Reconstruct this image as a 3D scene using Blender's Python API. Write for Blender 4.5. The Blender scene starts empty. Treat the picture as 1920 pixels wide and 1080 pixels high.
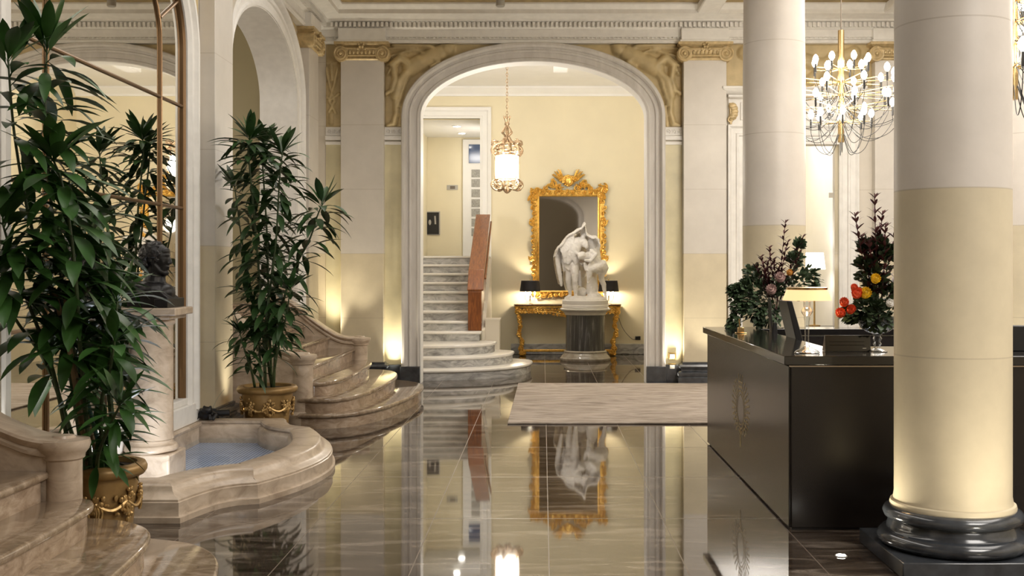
import bpy, bmesh, math, random
from mathutils import Vector, Matrix, Quaternion, noise

random.seed(7)
scene = bpy.context.scene
COL = scene.collection
PI = math.pi
F = 2100.0; CX = 1018.0; CY = 505.0; EYE = 1.6

def P(px, py, Y):
    """point seen at photo pixel (px, py) when it stands Y metres from the camera"""
    return Vector(((px - CX) * Y / F, Y, EYE - (py - CY) * Y / F))

# ------------------------------------------------------------------ materials
MATS = {}
def new_mat(name):
    m = bpy.data.materials.new(name); m.use_nodes = True
    nt = m.node_tree
    b = nt.nodes['Principled BSDF']
    MATS[name] = m
    return m, nt, b

def N(nt, kind, **kw):
    n = nt.nodes.new(kind)
    for k, v in kw.items():
        setattr(n, k, v)
    return n

def ramp(nt, stops, fac=None):
    r = N(nt, 'ShaderNodeValToRGB')
    e = r.color_ramp.elements
    while len(e) < len(stops): e.new(0.5)
    for el, (p, c) in zip(e, stops):
        el.position = p; el.color = (*c, 1)
    if fac is not None: nt.links.new(fac, r.inputs[0])
    return r

def coords(nt, scale=(1, 1, 1)):
    t = N(nt, 'ShaderNodeNewGeometry')
    m = N(nt, 'ShaderNodeMapping'); m.inputs['Scale'].default_value = scale
    nt.links.new(t.outputs['Position'], m.inputs['Vector'])
    return m.outputs['Vector'], t

def plain(name, col, rough=0.5, metal=0.0, spec=0.5, coat=0.0, var=0.0, scale=8.0, bump=0.0, bscale=40.0, sss=0.0):
    m, nt, b = new_mat(name)
    b.inputs['Base Color'].default_value = (*col, 1)
    b.inputs['Roughness'].default_value = rough
    b.inputs['Metallic'].default_value = metal
    b.inputs['Specular IOR Level'].default_value = spec
    b.inputs['Coat Weight'].default_value = coat
    b.inputs['Coat Roughness'].default_value = 0.08
    if var > 0 or bump > 0:
        v, g = coords(nt)
    if var > 0:
        nz = N(nt, 'ShaderNodeTexNoise'); nz.inputs['Scale'].default_value = scale; nz.inputs['Detail'].default_value = 6
        nt.links.new(v, nz.inputs['Vector'])
        lo = tuple(max(0, c * (1 - var)) for c in col); hi = tuple(min(1, c * (1 + var)) for c in col)
        r = ramp(nt, [(0.3, lo), (0.7, hi)], nz.outputs['Fac'])
        nt.links.new(r.outputs['Color'], b.inputs['Base Color'])
    if bump > 0:
        nb = N(nt, 'ShaderNodeTexNoise'); nb.inputs['Scale'].default_value = bscale; nb.inputs['Detail'].default_value = 4
        nt.links.new(v, nb.inputs['Vector'])
        bp = N(nt, 'ShaderNodeBump'); bp.inputs['Strength'].default_value = bump; bp.inputs['Distance'].default_value = 0.01
        nt.links.new(nb.outputs['Fac'], bp.inputs['Height']); nt.links.new(bp.outputs['Normal'], b.inputs['Normal'])
    return m

def marble(name, stops, scale=(1, 1, 1), nscale=3.0, distort=1.5, rough=0.25, spec=0.5, detail=8, bump=0.0):
    m, nt, b = new_mat(name)
    v, g = coords(nt, scale)
    nz = N(nt, 'ShaderNodeTexNoise'); nz.inputs['Scale'].default_value = nscale
    nz.inputs['Detail'].default_value = detail; nz.inputs['Distortion'].default_value = distort
    nz.inputs['Roughness'].default_value = 0.62
    nt.links.new(v, nz.inputs['Vector'])
    r = ramp(nt, stops, nz.outputs['Fac'])
    nt.links.new(r.outputs['Color'], b.inputs['Base Color'])
    b.inputs['Roughness'].default_value = rough
    b.inputs['Specular IOR Level'].default_value = spec
    if bump:
        bp = N(nt, 'ShaderNodeBump'); bp.inputs['Strength'].default_value = bump; bp.inputs['Distance'].default_value = 0.005
        nt.links.new(nz.outputs['Fac'], bp.inputs['Height']); nt.links.new(bp.outputs['Normal'], b.inputs['Normal'])
    return m

def emit(name, col, strength):
    m, nt, b = new_mat(name)
    b.inputs['Base Color'].default_value = (*col, 1)
    b.inputs['Emission Color'].default_value = (*col, 1)
    b.inputs['Emission Strength'].default_value = strength
    return m

def glassy(name, tint=(1, 1, 1), rough=0.02, refl=0.35, ior=0):
    """thin clear crystal: see-through with fresnel reflections"""
    m, nt, b = new_mat(name)
    out = nt.nodes['Material Output']
    tr = N(nt, 'ShaderNodeBsdfTransparent'); tr.inputs['Color'].default_value = (*tint, 1)
    gl = N(nt, 'ShaderNodeBsdfGlossy'); gl.inputs['Roughness'].default_value = rough
    lw = N(nt, 'ShaderNodeLayerWeight'); lw.inputs['Blend'].default_value = refl
    mx = N(nt, 'ShaderNodeMixShader')
    if ior:
        mx.inputs['Fac'].default_value = ior
    else: nt.links.new(lw.outputs['Facing'], mx.inputs['Fac'])
    nt.links.new(tr.outputs[0], mx.inputs[1]); nt.links.new(gl.outputs[0], mx.inputs[2])
    nt.links.new(mx.outputs[0], out.inputs['Surface'])
    nt.nodes.remove(b)
    return m

def math_n(nt, op, a, b=None, clamp=False):
    n = N(nt, 'ShaderNodeMath', operation=op); n.use_clamp = clamp
    for i, x in enumerate((a, b)):
        if x is None: continue
        if isinstance(x, (int, float)): n.inputs[i].default_value = x
        else: nt.links.new(x, n.inputs[i])
    return n.outputs[0]

def two_tone(name, up, low, split, var=0.08, joint=True, grid=1.0):
    """stone shaft: pale blocks above 'split' metres, golden blocks below, thin joints"""
    m, nt, b = new_mat(name)
    v, g = coords(nt)
    sep = N(nt, 'ShaderNodeSeparateXYZ'); nt.links.new(g.outputs['Position'], sep.inputs[0])
    st = math_n(nt, 'GREATER_THAN', sep.outputs['Z'], split)
    nz = N(nt, 'ShaderNodeTexNoise'); nz.inputs['Scale'].default_value = 2.2; nz.inputs['Detail'].default_value = 8
    nz.inputs['Roughness'].default_value = 0.65
    nt.links.new(v, nz.inputs['Vector'])
    ru = ramp(nt, [(0.25, tuple(c * (1 - var) for c in up)), (0.75, tuple(min(1, c * (1 + var)) for c in up))], nz.outputs['Fac'])
    rl = ramp(nt, [(0.25, tuple(c * (1 - 1.8 * var) for c in low)), (0.75, tuple(min(1, c * (1 + var)) for c in low))], nz.outputs['Fac'])
    mx = N(nt, 'ShaderNodeMix', data_type='RGBA')
    nt.links.new(st, mx.inputs['Factor']); nt.links.new(rl.outputs[0], mx.inputs['A']); nt.links.new(ru.outputs[0], mx.inputs['B'])
    last = mx.outputs['Result']
    if joint:
        z = math_n(nt, 'SUBTRACT', sep.outputs['Z'], split)
        fr = math_n(nt, 'PINGPONG', z, 0.45 * grid)
        ln = math_n(nt, 'LESS_THAN', fr, 0.004)
        mj = N(nt, 'ShaderNodeMix', data_type='RGBA')
        nt.links.new(math_n(nt, 'MULTIPLY', ln, 0.35), mj.inputs['Factor']); nt.links.new(last, mj.inputs['A'])
        mj.inputs['B'].default_value = (0.33, 0.27, 0.2, 1)
        last = mj.outputs['Result']
    nt.links.new(last, b.inputs['Base Color'])
    b.inputs['Roughness'].default_value = 0.42
    bp = N(nt, 'ShaderNodeBump'); bp.inputs['Strength'].default_value = 0.15; bp.inputs['Distance'].default_value = 0.01
    nt.links.new(nz.outputs['Fac'], bp.inputs['Height']); nt.links.new(bp.outputs['Normal'], b.inputs['Normal'])
    return m

def floor_mat():
    m, nt, b = new_mat('polished_brown_marble_floor')
    v, g = coords(nt, (0.55, 2.6, 1))
    nz = N(nt, 'ShaderNodeTexNoise'); nz.inputs['Scale'].default_value = 2.2; nz.inputs['Detail'].default_value = 10
    nz.inputs['Distortion'].default_value = 1.2; nz.inputs['Roughness'].default_value = 0.66
    nt.links.new(v, nz.inputs['Vector'])
    r = ramp(nt, [(0.36, (0.022, 0.015, 0.011)), (0.52, (0.065, 0.048, 0.036)), (0.64, (0.20, 0.165, 0.135))], nz.outputs['Fac'])
    sep = N(nt, 'ShaderNodeSeparateXYZ'); nt.links.new(g.outputs['Position'], sep.inputs[0])
    def lines(ax, off, size, w):
        t = math_n(nt, 'SUBTRACT', sep.outputs[ax], off - 100 * size)
        md = math_n(nt, 'MODULO', t, size)
        return math_n(nt, 'LESS_THAN', md, w)
    gx = lines('X', 0.03, 0.7345, 0.006); gy = lines('Y', 7.185, 1.4385, 0.012)
    gm = math_n(nt, 'MAXIMUM', gx, gy)
    mx = N(nt, 'ShaderNodeMix', data_type='RGBA'); nt.links.new(gm, mx.inputs['Factor'])
    nt.links.new(r.outputs[0], mx.inputs['A']); mx.inputs['B'].default_value = (0.16, 0.125, 0.095, 1)
    nt.links.new(mx.outputs['Result'], b.inputs['Base Color'])
    rg = math_n(nt, 'ADD', math_n(nt, 'MULTIPLY', gm, 0.3), 0.035)
    nt.links.new(rg, b.inputs['Roughness'])
    b.inputs['Specular IOR Level'].default_value = 0.9
    b.inputs['IOR'].default_value = 1.62
    # each slab lies a hair out of level, so reflections break a little at the joints
    nz2 = N(nt, 'ShaderNodeTexNoise'); nz2.inputs['Scale'].default_value = 0.9; nz2.inputs['Detail'].default_value = 2
    nt.links.new(g.outputs['Position'], nz2.inputs['Vector'])
    bp = N(nt, 'ShaderNodeBump'); bp.inputs['Strength'].default_value = 0.04; bp.inputs['Distance'].default_value = 0.02
    nt.links.new(nz2.outputs['Fac'], bp.inputs['Height']); nt.links.new(bp.outputs['Normal'], b.inputs['Normal'])
    return m

def mosaic_mat():
    m, nt, b = new_mat('blue_white_mosaic')
    v, g = coords(nt)
    sep = N(nt, 'ShaderNodeSeparateXYZ'); nt.links.new(g.outputs['Position'], sep.inputs[0])
    def grid(ax):
        md = math_n(nt, 'MODULO', math_n(nt, 'ADD', sep.outputs[ax], 50), 0.030)
        return math_n(nt, 'LESS_THAN', md, 0.011)
    gm = math_n(nt, 'MAXIMUM', grid('X'), math_n(nt, 'MULTIPLY', grid('Y'), 0.5))
    nz = N(nt, 'ShaderNodeTexNoise'); nz.inputs['Scale'].default_value = 6
    nt.links.new(g.outputs['Position'], nz.inputs['Vector'])
    r = ramp(nt, [(0.35, (0.07, 0.13, 0.36)), (0.65, (0.16, 0.25, 0.55))], nz.outputs['Fac'])
    mx = N(nt, 'ShaderNodeMix', data_type='RGBA'); nt.links.new(gm, mx.inputs['Factor'])
    nt.links.new(r.outputs[0], mx.inputs['A']); mx.inputs['B'].default_value = (0.75, 0.8, 0.88, 1)
    nt.links.new(mx.outputs['Result'], b.inputs['Base Color']); b.inputs['Roughness'].default_value = 0.3
    return m

def wood_mat():
    m, nt, b = new_mat('varnished_red_wood')
    v, g = coords(nt, (9, 1.2, 1.2))
    nz = N(nt, 'ShaderNodeTexNoise'); nz.inputs['Scale'].default_value = 3; nz.inputs['Detail'].default_value = 8; nz.inputs['Distortion'].default_value = 2
    nt.links.new(v, nz.inputs['Vector'])
    r = ramp(nt, [(0.3, (0.13, 0.036, 0.008)), (0.7, (0.30, 0.10, 0.022))], nz.outputs['Fac'])
    nt.links.new(r.outputs[0], b.inputs['Base Color']); b.inputs['Roughness'].default_value = 0.28
    b.inputs['Coat Weight'].default_value = 0.25; b.inputs['Coat Roughness'].default_value = 0.12
    return m

M_floor = floor_mat()
M_mosaic = mosaic_mat()
M_wood = wood_mat()
M_shaft = two_tone('pale_over_golden_column_stone', (0.67, 0.62, 0.56), (0.65, 0.57, 0.41), 2.03)
M_pil = two_tone('pale_over_golden_pilaster_stone', (0.64, 0.60, 0.54), (0.65, 0.57, 0.41), 1.82)
M_wallstone = two_tone('lobby_wall_stone', (0.64, 0.59, 0.51), (0.65, 0.57, 0.41), 1.82)
M_niche = plain('cream_yellow_marble_niche', (0.66, 0.60, 0.40), 0.35, var=0.14, scale=3)
M_white = plain('white_painted_plaster', (0.80, 0.78, 0.74), 0.5, var=0.05, scale=10)
M_hallwhite = plain('bright_white_paint', (0.86, 0.85, 0.83), 0.5, var=0.02, scale=4)
M_grayarch = marble('grey_white_moulded_marble', [(0.3, (0.56, 0.53, 0.49)), (0.7, (0.70, 0.67, 0.63))], (3, 3, 0.6), 2.5, 0.5, 0.4)
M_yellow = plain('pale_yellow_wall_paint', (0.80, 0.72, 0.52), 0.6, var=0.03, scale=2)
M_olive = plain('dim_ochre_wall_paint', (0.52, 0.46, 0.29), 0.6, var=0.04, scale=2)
M_ceil = plain('bronze_gold_coffer_plaster', (0.34, 0.25, 0.11), 0.6, var=0.25, scale=9, bump=0.3)
M_relief = plain('golden_brown_relief_plaster', (0.52, 0.41, 0.22), 0.5, var=0.16, scale=6, bump=0.08, bscale=30)
M_capital = plain('dull_gilded_plaster', (0.55, 0.42, 0.22), 0.4, metal=0.15, var=0.2, scale=20)
M_gold = plain('burnished_gold_leaf', (0.80, 0.48, 0.11), 0.3, metal=0.85, var=0.25, scale=30, bump=0.2, bscale=60)
M_brass = plain('polished_brass', (0.66, 0.47, 0.22), 0.25, metal=1.0)
M_bronzeframe = plain('brown_bronze_bar', (0.23, 0.14, 0.07), 0.3, metal=0.7)
M_lantern = plain('antique_copper_gilt', (0.40, 0.28, 0.17), 0.38, metal=0.75, var=0.3, scale=40)
M_mirror = plain('silvered_mirror_glass', (0.80, 0.78, 0.72), 0.012, metal=1.0)
M_mirror2 = plain('old_mirror_glass', (0.80, 0.77, 0.72), 0.03, metal=1.0)
M_trav = marble('warm_travertine', [(0.30, (0.22, 0.15, 0.10)), (0.5, (0.38, 0.285, 0.205)), (0.70, (0.54, 0.43, 0.33))], (1, 1, 2.2), 6.5, 0.9, 0.16, 0.6, 10)
M_trav2 = marble('honed_beige_stone', [(0.30, (0.34, 0.26, 0.19)), (0.5, (0.49, 0.395, 0.30)), (0.72, (0.62, 0.52, 0.42))], (1, 1, 1.6), 6, 0.8, 0.3, 0.5, 10)
M_tread = marble('polished_travertine_tread', [(0.30, (0.155, 0.108, 0.068)), (0.5, (0.27, 0.20, 0.135)), (0.70, (0.42, 0.335, 0.25))], (1, 1, 1), 11, 0.8, 0.075, 0.6, 12)
M_carrara = marble('grey_veined_white_marble', [(0.3, (0.22, 0.215, 0.21)), (0.48, (0.42, 0.415, 0.405)), (0.62, (0.58, 0.575, 0.56))], (1, 1, 2.5), 3.2, 2.0, 0.2, 0.5, 9)
M_carrtop = plain('white_marble_tread_edge', (0.74, 0.71, 0.66), 0.22, var=0.06, scale=6)
M_black = plain('dark_grey_polished_marble', (0.045, 0.05, 0.058), 0.16, var=0.35, scale=10, spec=0.8)
M_drum = marble('dark_streaked_marble', [(0.32, (0.02, 0.02, 0.022)), (0.55, (0.07, 0.068, 0.066)), (0.72, (0.26, 0.25, 0.24))], (5, 5, 0.35), 2.6, 1.4, 0.14, 0.6, 9)
M_base = marble('polished_grey_marble', [(0.32, (0.24, 0.21, 0.17)), (0.7, (0.50, 0.45, 0.38))], (1, 1, 1), 5, 1.0, 0.12, 0.7)
M_statue = plain('white_statuary_marble', (0.82, 0.79, 0.76), 0.45, var=0.04, scale=9)
M_rug = marble('greyish_beige_streaked_carpet', [(0.33, (0.26, 0.215, 0.18)), (0.5, (0.43, 0.37, 0.315)), (0.66, (0.55, 0.48, 0.42))], (0.9, 4.5, 1), 3.0, 0.8, 0.95, 0.1, 9, bump=0.4)
M_desk = plain('dark_brown_satin_laminate', (0.015, 0.012, 0.011), 0.24, spec=0.5, var=0.1, scale=3)
M_counter = plain('black_brown_polished_counter', (0.012, 0.011, 0.011), 0.1, spec=0.8)
M_edge = plain('pale_edge_strip', (0.42, 0.34, 0.26), 0.25, metal=0.4)
M_emblem = plain('faint_gold_print', (0.36, 0.27, 0.12), 0.4, metal=0.3)
M_bronze = plain('black_patinated_bronze', (0.006, 0.0055, 0.006), 0.4, spec=0.35, var=0.3, scale=20)
M_leaf = plain('dark_green_leaf', (0.028, 0.070, 0.018), 0.42, var=0.5, scale=5, spec=0.5)
M_leaf2 = plain('fresh_green_leaf', (0.033, 0.095, 0.018), 0.40, var=0.5, scale=4, spec=0.5)
M_euc = plain('grey_green_eucalyptus_leaf', (0.045, 0.075, 0.035), 0.5, var=0.4, scale=15)
M_red = plain('maroon_foliage', (0.085, 0.025, 0.028), 0.5, var=0.4, scale=20)
M_cane = plain('tan_cane_bark', (0.26, 0.18, 0.10), 0.7, var=0.25, scale=25, bump=0.3)
M_greenstem = plain('green_stem', (0.055, 0.085, 0.03), 0.55, var=0.3, scale=12)
M_stake = plain('green_plastic_stake', (0.005, 0.06, 0.05), 0.5)
M_pot = plain('aged_gold_brown_pot', (0.30, 0.185, 0.065), 0.42, metal=0.3, var=0.25, scale=9)
M_garl = plain('tarnished_gold_garland', (0.46, 0.30, 0.12), 0.35, metal=0.6, var=0.3, scale=40)
M_soil = plain('dark_soil', (0.03, 0.02, 0.013), 0.95, var=0.5, scale=40, bump=0.6)
M_shade = plain('black_fabric_lampshade', (0.012, 0.011, 0.016), 0.6)
M_dark = plain('black_plastic', (0.010, 0.010, 0.011), 0.35)
M_cream = plain('cream_painted_block', (0.72, 0.66, 0.55), 0.5)
M_crystal = glassy('clear_crystal', (0.93, 0.95, 0.97), 0.02, 0.42)
M_smoke = glassy('smoky_glass_bowl', (0.50, 0.53, 0.57), 0.03, 0.40)
M_water = glassy('clear_pool_water', (0.92, 0.96, 0.98), 0.03, 0.05, 0.12)
M_blue = plain('blue_night_glass', (0.03, 0.07, 0.18), 0.08, spec=0.9)
M_curt = plain('grey_pleated_curtain_glass', (0.34, 0.33, 0.30), 0.3, var=0.3, scale=40)
M_orange = plain('orange_red_petal', (0.85, 0.11, 0.035), 0.5, var=0.3, scale=30)
M_yel = plain('yellow_petal', (0.75, 0.48, 0.015), 0.5, var=0.25, scale=40)
M_protea = plain('dusky_pink_petal', (0.34, 0.22, 0.20), 0.6, var=0.3, scale=40)
M_cable = plain('grey_cable', (0.16, 0.13, 0.10), 0.5)
M_gild2 = plain('brass_socket_plate', (0.50, 0.36, 0.14), 0.3, metal=0.8)
M_gray = plain('grey_plate', (0.42, 0.40, 0.36), 0.4)
M_bulb = emit('glowing_bulb', (1.0, 0.90, 0.74), 45)
M_glow = emit('glowing_lantern_glass', (1.0, 0.93, 0.80), 12)
M_amber = emit('lit_amber_shade', (1.0, 0.62, 0.30), 0.95)
M_litshade = emit('lit_white_shade', (1.0, 0.93, 0.82), 4.0)
M_spot = emit('lit_downlight', (1.0, 0.95, 0.85), 30)
M_candle = emit('lit_candle_bulb', (1.0, 0.88, 0.62), 30)

# ------------------------------------------------------------------ mesh builder
class MB:
    def __init__(self): self.v = []; self.f = []
    def add(self, vs, fs):
        o = len(self.v); self.v += [Vector(p) for p in vs]; self.f += [[i + o for i in q] for q in fs]; return self
    def box(self, x0, x1, y0, y1, z0, z1):
        v = [(x, y, z) for z in (z0, z1) for y in (y0, y1) for x in (x0, x1)]
        return self.add(v, [(0, 2, 3, 1), (4, 5, 7, 6), (0, 1, 5, 4), (2, 6, 7, 3), (0, 4, 6, 2), (1, 3, 7, 5)])
    def prism(self, poly, w0, w1, fn=None):
        fn = fn or (lambda u, v, w: (u, v, w)); n = len(poly)
        vs = [fn(u, v, w0) for u, v in poly] + [fn(u, v, w1) for u, v in poly]
        return self.add(vs, [list(range(n))[::-1], [n + i for i in range(n)]] + [(i, (i + 1) % n, n + (i + 1) % n, n + i) for i in range(n)])
    def lathe(self, prof, c=(0, 0, 0), n=40, cap=True, sx=1.0, sy=1.0):
        vs = []; fs = []
        for r, z in prof:
            for k in range(n):
                a = 2 * PI * k / n
                vs.append((c[0] + r * math.cos(a) * sx, c[1] + r * math.sin(a) * sy, c[2] + z))
        m = len(prof)
        for i in range(m - 1):
            for k in range(n):
                fs.append((i * n + k, i * n + (k + 1) % n, (i + 1) * n + (k + 1) % n, (i + 1) * n + k))
        if cap: fs += [list(range(n))[::-1], [(m - 1) * n + k for k in range(n)]]
        return self.add(vs, fs)
    def tube(self, pts, r, n=8, cap=True, flat=1.0):
        pts = [Vector(p) for p in pts]; m = len(pts)
        rs = r if isinstance(r, (list, tuple)) else [r] * m
        vs = []; fs = []; up = None
        for i, p in enumerate(pts):
            t = (pts[min(i + 1, m - 1)] - pts[max(i - 1, 0)])
            if t.length < 1e-9: t = Vector((0, 0, 1))
            t.normalize()
            if up is None: up = Vector((0, 0, 1)) if abs(t.z) < 0.9 else Vector((0, 1, 0))
            a = t.cross(up)
            if a.length < 1e-6: a = t.orthogonal()
            a.normalize(); b = a.cross(t); b.normalize(); up = b
            for k in range(n):
                g = 2 * PI * k / n
                vs.append(p + (a * math.cos(g) + b * math.sin(g) * flat) * rs[i])
        for i in range(m - 1):
            for k in range(n): fs.append((i * n + k, i * n + (k + 1) % n, (i + 1) * n + (k + 1) % n, (i + 1) * n + k))
        if cap: fs += [list(range(n))[::-1], [(m - 1) * n + k for k in range(n)]]
        return self.add(vs, fs)
    def ball(self, c, r, n=12, m=8, rot=None):
        c = Vector(c); rx, ry, rz = r if isinstance(r, (list, tuple, Vector)) else (r, r, r)
        vs = []; fs = []
        for i in range(1, m):
            th = PI * i / m
            for k in range(n):
                a = 2 * PI * k / n
                q = Vector((rx * math.sin(th) * math.cos(a), ry * math.sin(th) * math.sin(a), rz * math.cos(th)))
                vs.append(c + (rot @ q if rot else q))
        top = Vector((0, 0, rz)); bot = Vector((0, 0, -rz))
        vs += [c + (rot @ top if rot else top), c + (rot @ bot if rot else bot)]
        for i in range(m - 2):
            for k in range(n): fs.append((i * n + k, (i + 1) * n + k, (i + 1) * n + (k + 1) % n, i * n + (k + 1) % n))
        T = (m - 1) * n
        for k in range(n):
            fs.append((T, k, (k + 1) % n)); fs.append((T + 1, (m - 2) * n + (k + 1) % n, (m - 2) * n + k))
        return self.add(vs, fs)
    def scroll(self, c, r, turns, U, V, tr, a0=0.0, n=6, steps=14, hand=1, inner=0.15):
        c = Vector(c); U = Vector(U); V = Vector(V); pts = []; rs = []
        for i in range(steps + 1):
            t = i / steps; a = a0 + hand * 2 * PI * turns * t; q = r * (1 - (1 - inner) * t)
            pts.append(c + U * (q * math.cos(a)) + V * (q * math.sin(a))); rs.append(tr * (1 - 0.45 * t))
        self.tube(pts, rs, n)
        w = U.cross(V)
        self.ball(c, tr * 1.2, 6, 4)
        return self
    def leaf(self, base, d, nrm, L, W, droop=0.3, fold=0.25, seg=6, petiole=0.12):
        base = Vector(base); d = Vector(d).normalized(); nrm = Vector(nrm)
        s = d.cross(nrm)
        if s.length < 1e-4: s = d.orthogonal()
        s.normalize(); nn = s.cross(d)
        vs = []; fs = []; p = base.copy(); cur = d.copy(); step = L / seg
        for i in range(seg + 1):
            t = i / seg
            w = 0.004 if t < petiole else W * math.sin(PI * ((t - petiole) / (1 - petiole)) ** 0.9) ** 0.8 * 0.5 + 0.001
            up = s.cross(cur).normalized()
            vs += [p + s * w + up * (w * fold), p, p - s * w + up * (w * fold)]
            cur = (cur + Vector((0, 0, -1)) * (droop / seg * 1.6)).normalized()
            p = p + cur * step
        for i in range(seg):
            a = i * 3
            fs += [(a, a + 1, a + 4, a + 3), (a + 1, a + 2, a + 5, a + 4)]
        return self.add(vs, fs)
    def build(self, name, mat, parent=None, loc=None, sharp=35, bevel=0.0, recalc=True, cat=None, label=None, group=None, kind=None):
        me = bpy.data.meshes.new(name)
        if parent is not None:
            o0 = Vector(root_of(parent).location)
        elif loc is not None: o0 = Vector(loc)
        else:
            xs = [p.x for p in self.v]; ys = [p.y for p in self.v]; zs = [p.z for p in self.v]
            o0 = Vector(((min(xs) + max(xs)) / 2, (min(ys) + max(ys)) / 2, min(zs)))
        me.from_pydata([p - o0 for p in self.v], [], self.f)
        if recalc:
            bm = bmesh.new(); bm.from_mesh(me); bmesh.ops.recalc_face_normals(bm, faces=bm.faces); bm.to_mesh(me); bm.free()
        me.polygons.foreach_set('use_smooth', [True] * len(me.polygons))
        me.set_sharp_from_angle(angle=math.radians(sharp))
        me.materials.append(mat); me.update()
        ob = bpy.data.objects.new(name, me); COL.objects.link(ob)
        if parent is not None: ob.parent = parent
        else: ob.location = o0
        if bevel:
            bv = ob.modifiers.new('edge', 'BEVEL'); bv.width = bevel; bv.segments = 2; bv.limit_method = 'ANGLE'; bv.angle_limit = math.radians(40)
        tag(ob, label, cat, group, kind)
        return ob

def root_of(o):
    while o.parent is not None: o = o.parent
    return o
def tag(o, label=None, cat=None, group=None, kind=None):
    if label: o['label'] = label
    if cat: o['category'] = cat
    if group: o['group'] = group
    if kind: o['kind'] = kind
    return o
def thing(name, label, cat, loc=(0, 0, 0), group=None):
    o = bpy.data.objects.new(name, None); COL.objects.link(o); o.location = loc; o.empty_display_size = 0.2
    return tag(o, label, cat, group)
def kids(o): return [c for c in bpy.data.objects if c.parent == o]
def copy_tree(o, parent=None):
    c = o.copy(); COL.objects.link(c)
    if parent is not None: c.parent = parent
    for ch in kids(o): copy_tree(ch, c)
    return c

def fuse(mb, name, mat, parent=None, voxel=0.012, smooth=4, loc=None, disp=0.0, dscale=0.1, **kw):
    """union of overlapping solids as one continuous surface"""
    me = bpy.data.meshes.new('fuse_source'); me.from_pydata([tuple(p) for p in mb.v], [], mb.f)
    bm = bmesh.new(); bm.from_mesh(me); bmesh.ops.recalc_face_normals(bm, faces=bm.faces); bm.to_mesh(me); bm.free()
    ob = bpy.data.objects.new('fuse_source', me); COL.objects.link(ob)
    r = ob.modifiers.new('r', 'REMESH'); r.mode = 'VOXEL'; r.voxel_size = voxel
    s = ob.modifiers.new('s', 'SMOOTH'); s.factor = 0.5; s.iterations = smooth
    dg = bpy.context.evaluated_depsgraph_get(); dg.update()
    m2 = bpy.data.meshes.new_from_object(ob.evaluated_get(dg))
    out = MB()
    vs = [v.co.copy() for v in m2.vertices]
    if disp:
        ns = [v.normal.copy() for v in m2.vertices]
        vs = [p + n_ * disp * noise.noise(p / dscale) for p, n_ in zip(vs, ns)]
    out.v = vs; out.f = [list(p.vertices) for p in m2.polygons]
    bpy.data.objects.remove(ob)
    bpy.data.meshes.remove(m2)
    return out.build(name, mat, parent, loc, sharp=180, recalc=False, **kw)

def capsule(mb, chain, n=12):
    """tapered limb through (point, radius) joints, rounded at every joint"""
    for (p, r) in chain: mb.ball(p, r, n, 8)
    for (p, r), (q, s) in zip(chain, chain[1:]): mb.tube([p, q], [r, s], n)
    return mb

def smooth_curve(pts, n=8, closed=False):
    """Catmull-Rom through 2-D/3-D points"""
    pts = [Vector(p) for p in pts]; out = []; m = len(pts)
    rng = range(m) if closed else range(m - 1)
    for i in rng:
        if closed: p0, p1, p2, p3 = pts[i - 1], pts[i], pts[(i + 1) % m], pts[(i + 2) % m]
        else: p0, p1, p2, p3 = pts[max(i - 1, 0)], pts[i], pts[i + 1], pts[min(i + 2, m - 1)]
        for k in range(n):
            t = k / n
            out.append(0.5 * ((2 * p1) + (p2 - p0) * t + (2 * p0 - 5 * p1 + 4 * p2 - p3) * t * t + (3 * p1 - p0 - 3 * p2 + p3) * t ** 3))
    if not closed: out.append(pts[-1])
    return out
# ------------------------------------------------------------------ the shell of the lobby
WL = -3.21; WB = 15.8; ZC = 5.26
back = lambda u, z, d: (u, WB - d, z)
left = lambda u, z, d: (WL + d, u, z)
rightw = lambda u, z, d: (8.0 - d, u, z)

def arch_wall(mb, u0, u1, zt, ops, fn, th):
    cur = u0
    def slab(poly): mb.prism(poly, 0.0, -th, lambda u, z, w: fn(u, z, w))
    for o in sorted(ops, key=lambda q: q['uc']):
        a = o['a']; L = o['uc'] - a; R = o['uc'] + a
        slab([(cur, 0), (L, 0), (L, zt), (cur, zt)])
        n = o.get('n', 28)
        if o.get('rect'): slab([(L, o['spring']), (R, o['spring']), (R, zt), (L, zt)])
        else:
            pts = [(o['uc'] - a * math.cos(PI * k / n), o['spring'] + o['b'] * math.sin(PI * k / n)) for k in range(n + 1)]
            for (ua, za), (ub, zb) in zip(pts, pts[1:]): slab([(ua, za), (ub, zb), (ub, zt), (ua, zt)])
        cur = R
    slab([(cur, 0), (u1, 0), (u1, zt), (cur, zt)])
    return mb

def sweep_arch(mb, o, prof, fn, z0=0.0, n=40):
    """moulding profile (w outwards from the opening edge, d proud of the wall) carried up one jamb, round the head and down the other"""
    path = []
    uc, a, sp = o['uc'], o['a'], o['spring']
    if o.get('rect'):
        path = [((uc - a, z0), (-1, 0)), ((uc - a, sp), (-1, 1)), ((uc + a, sp), (1, 1)), ((uc + a, z0), (1, 0))]
    else:
        path.append(((uc - a, z0), (-1, 0)))
        for k in range(n + 1):
            t = PI - PI * k / n
            nx, nz = math.cos(t) / a, math.sin(t) / o['b']; l = math.hypot(nx, nz)
            path.append(((uc + a * math.cos(t), sp + o['b'] * math.sin(t)), (nx / l, nz / l)))
        path.append(((uc + a, z0), (1, 0)))
    m = len(prof); vs = []; fs = []
    for (pu, pz), (nu, nz) in path:
        for w, d in prof: vs.append(fn(pu + nu * w, pz + nz * w, d))
    for i in range(len(path) - 1):
        for k in range(m): fs.append((i * m + k, i * m + (k + 1) % m, (i + 1) * m + (k + 1) % m, (i + 1) * m + k))
    fs += [list(range(m)), [(len(path) - 1) * m + k for k in range(m)][::-1]]
    return mb.add(vs, fs)

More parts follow.
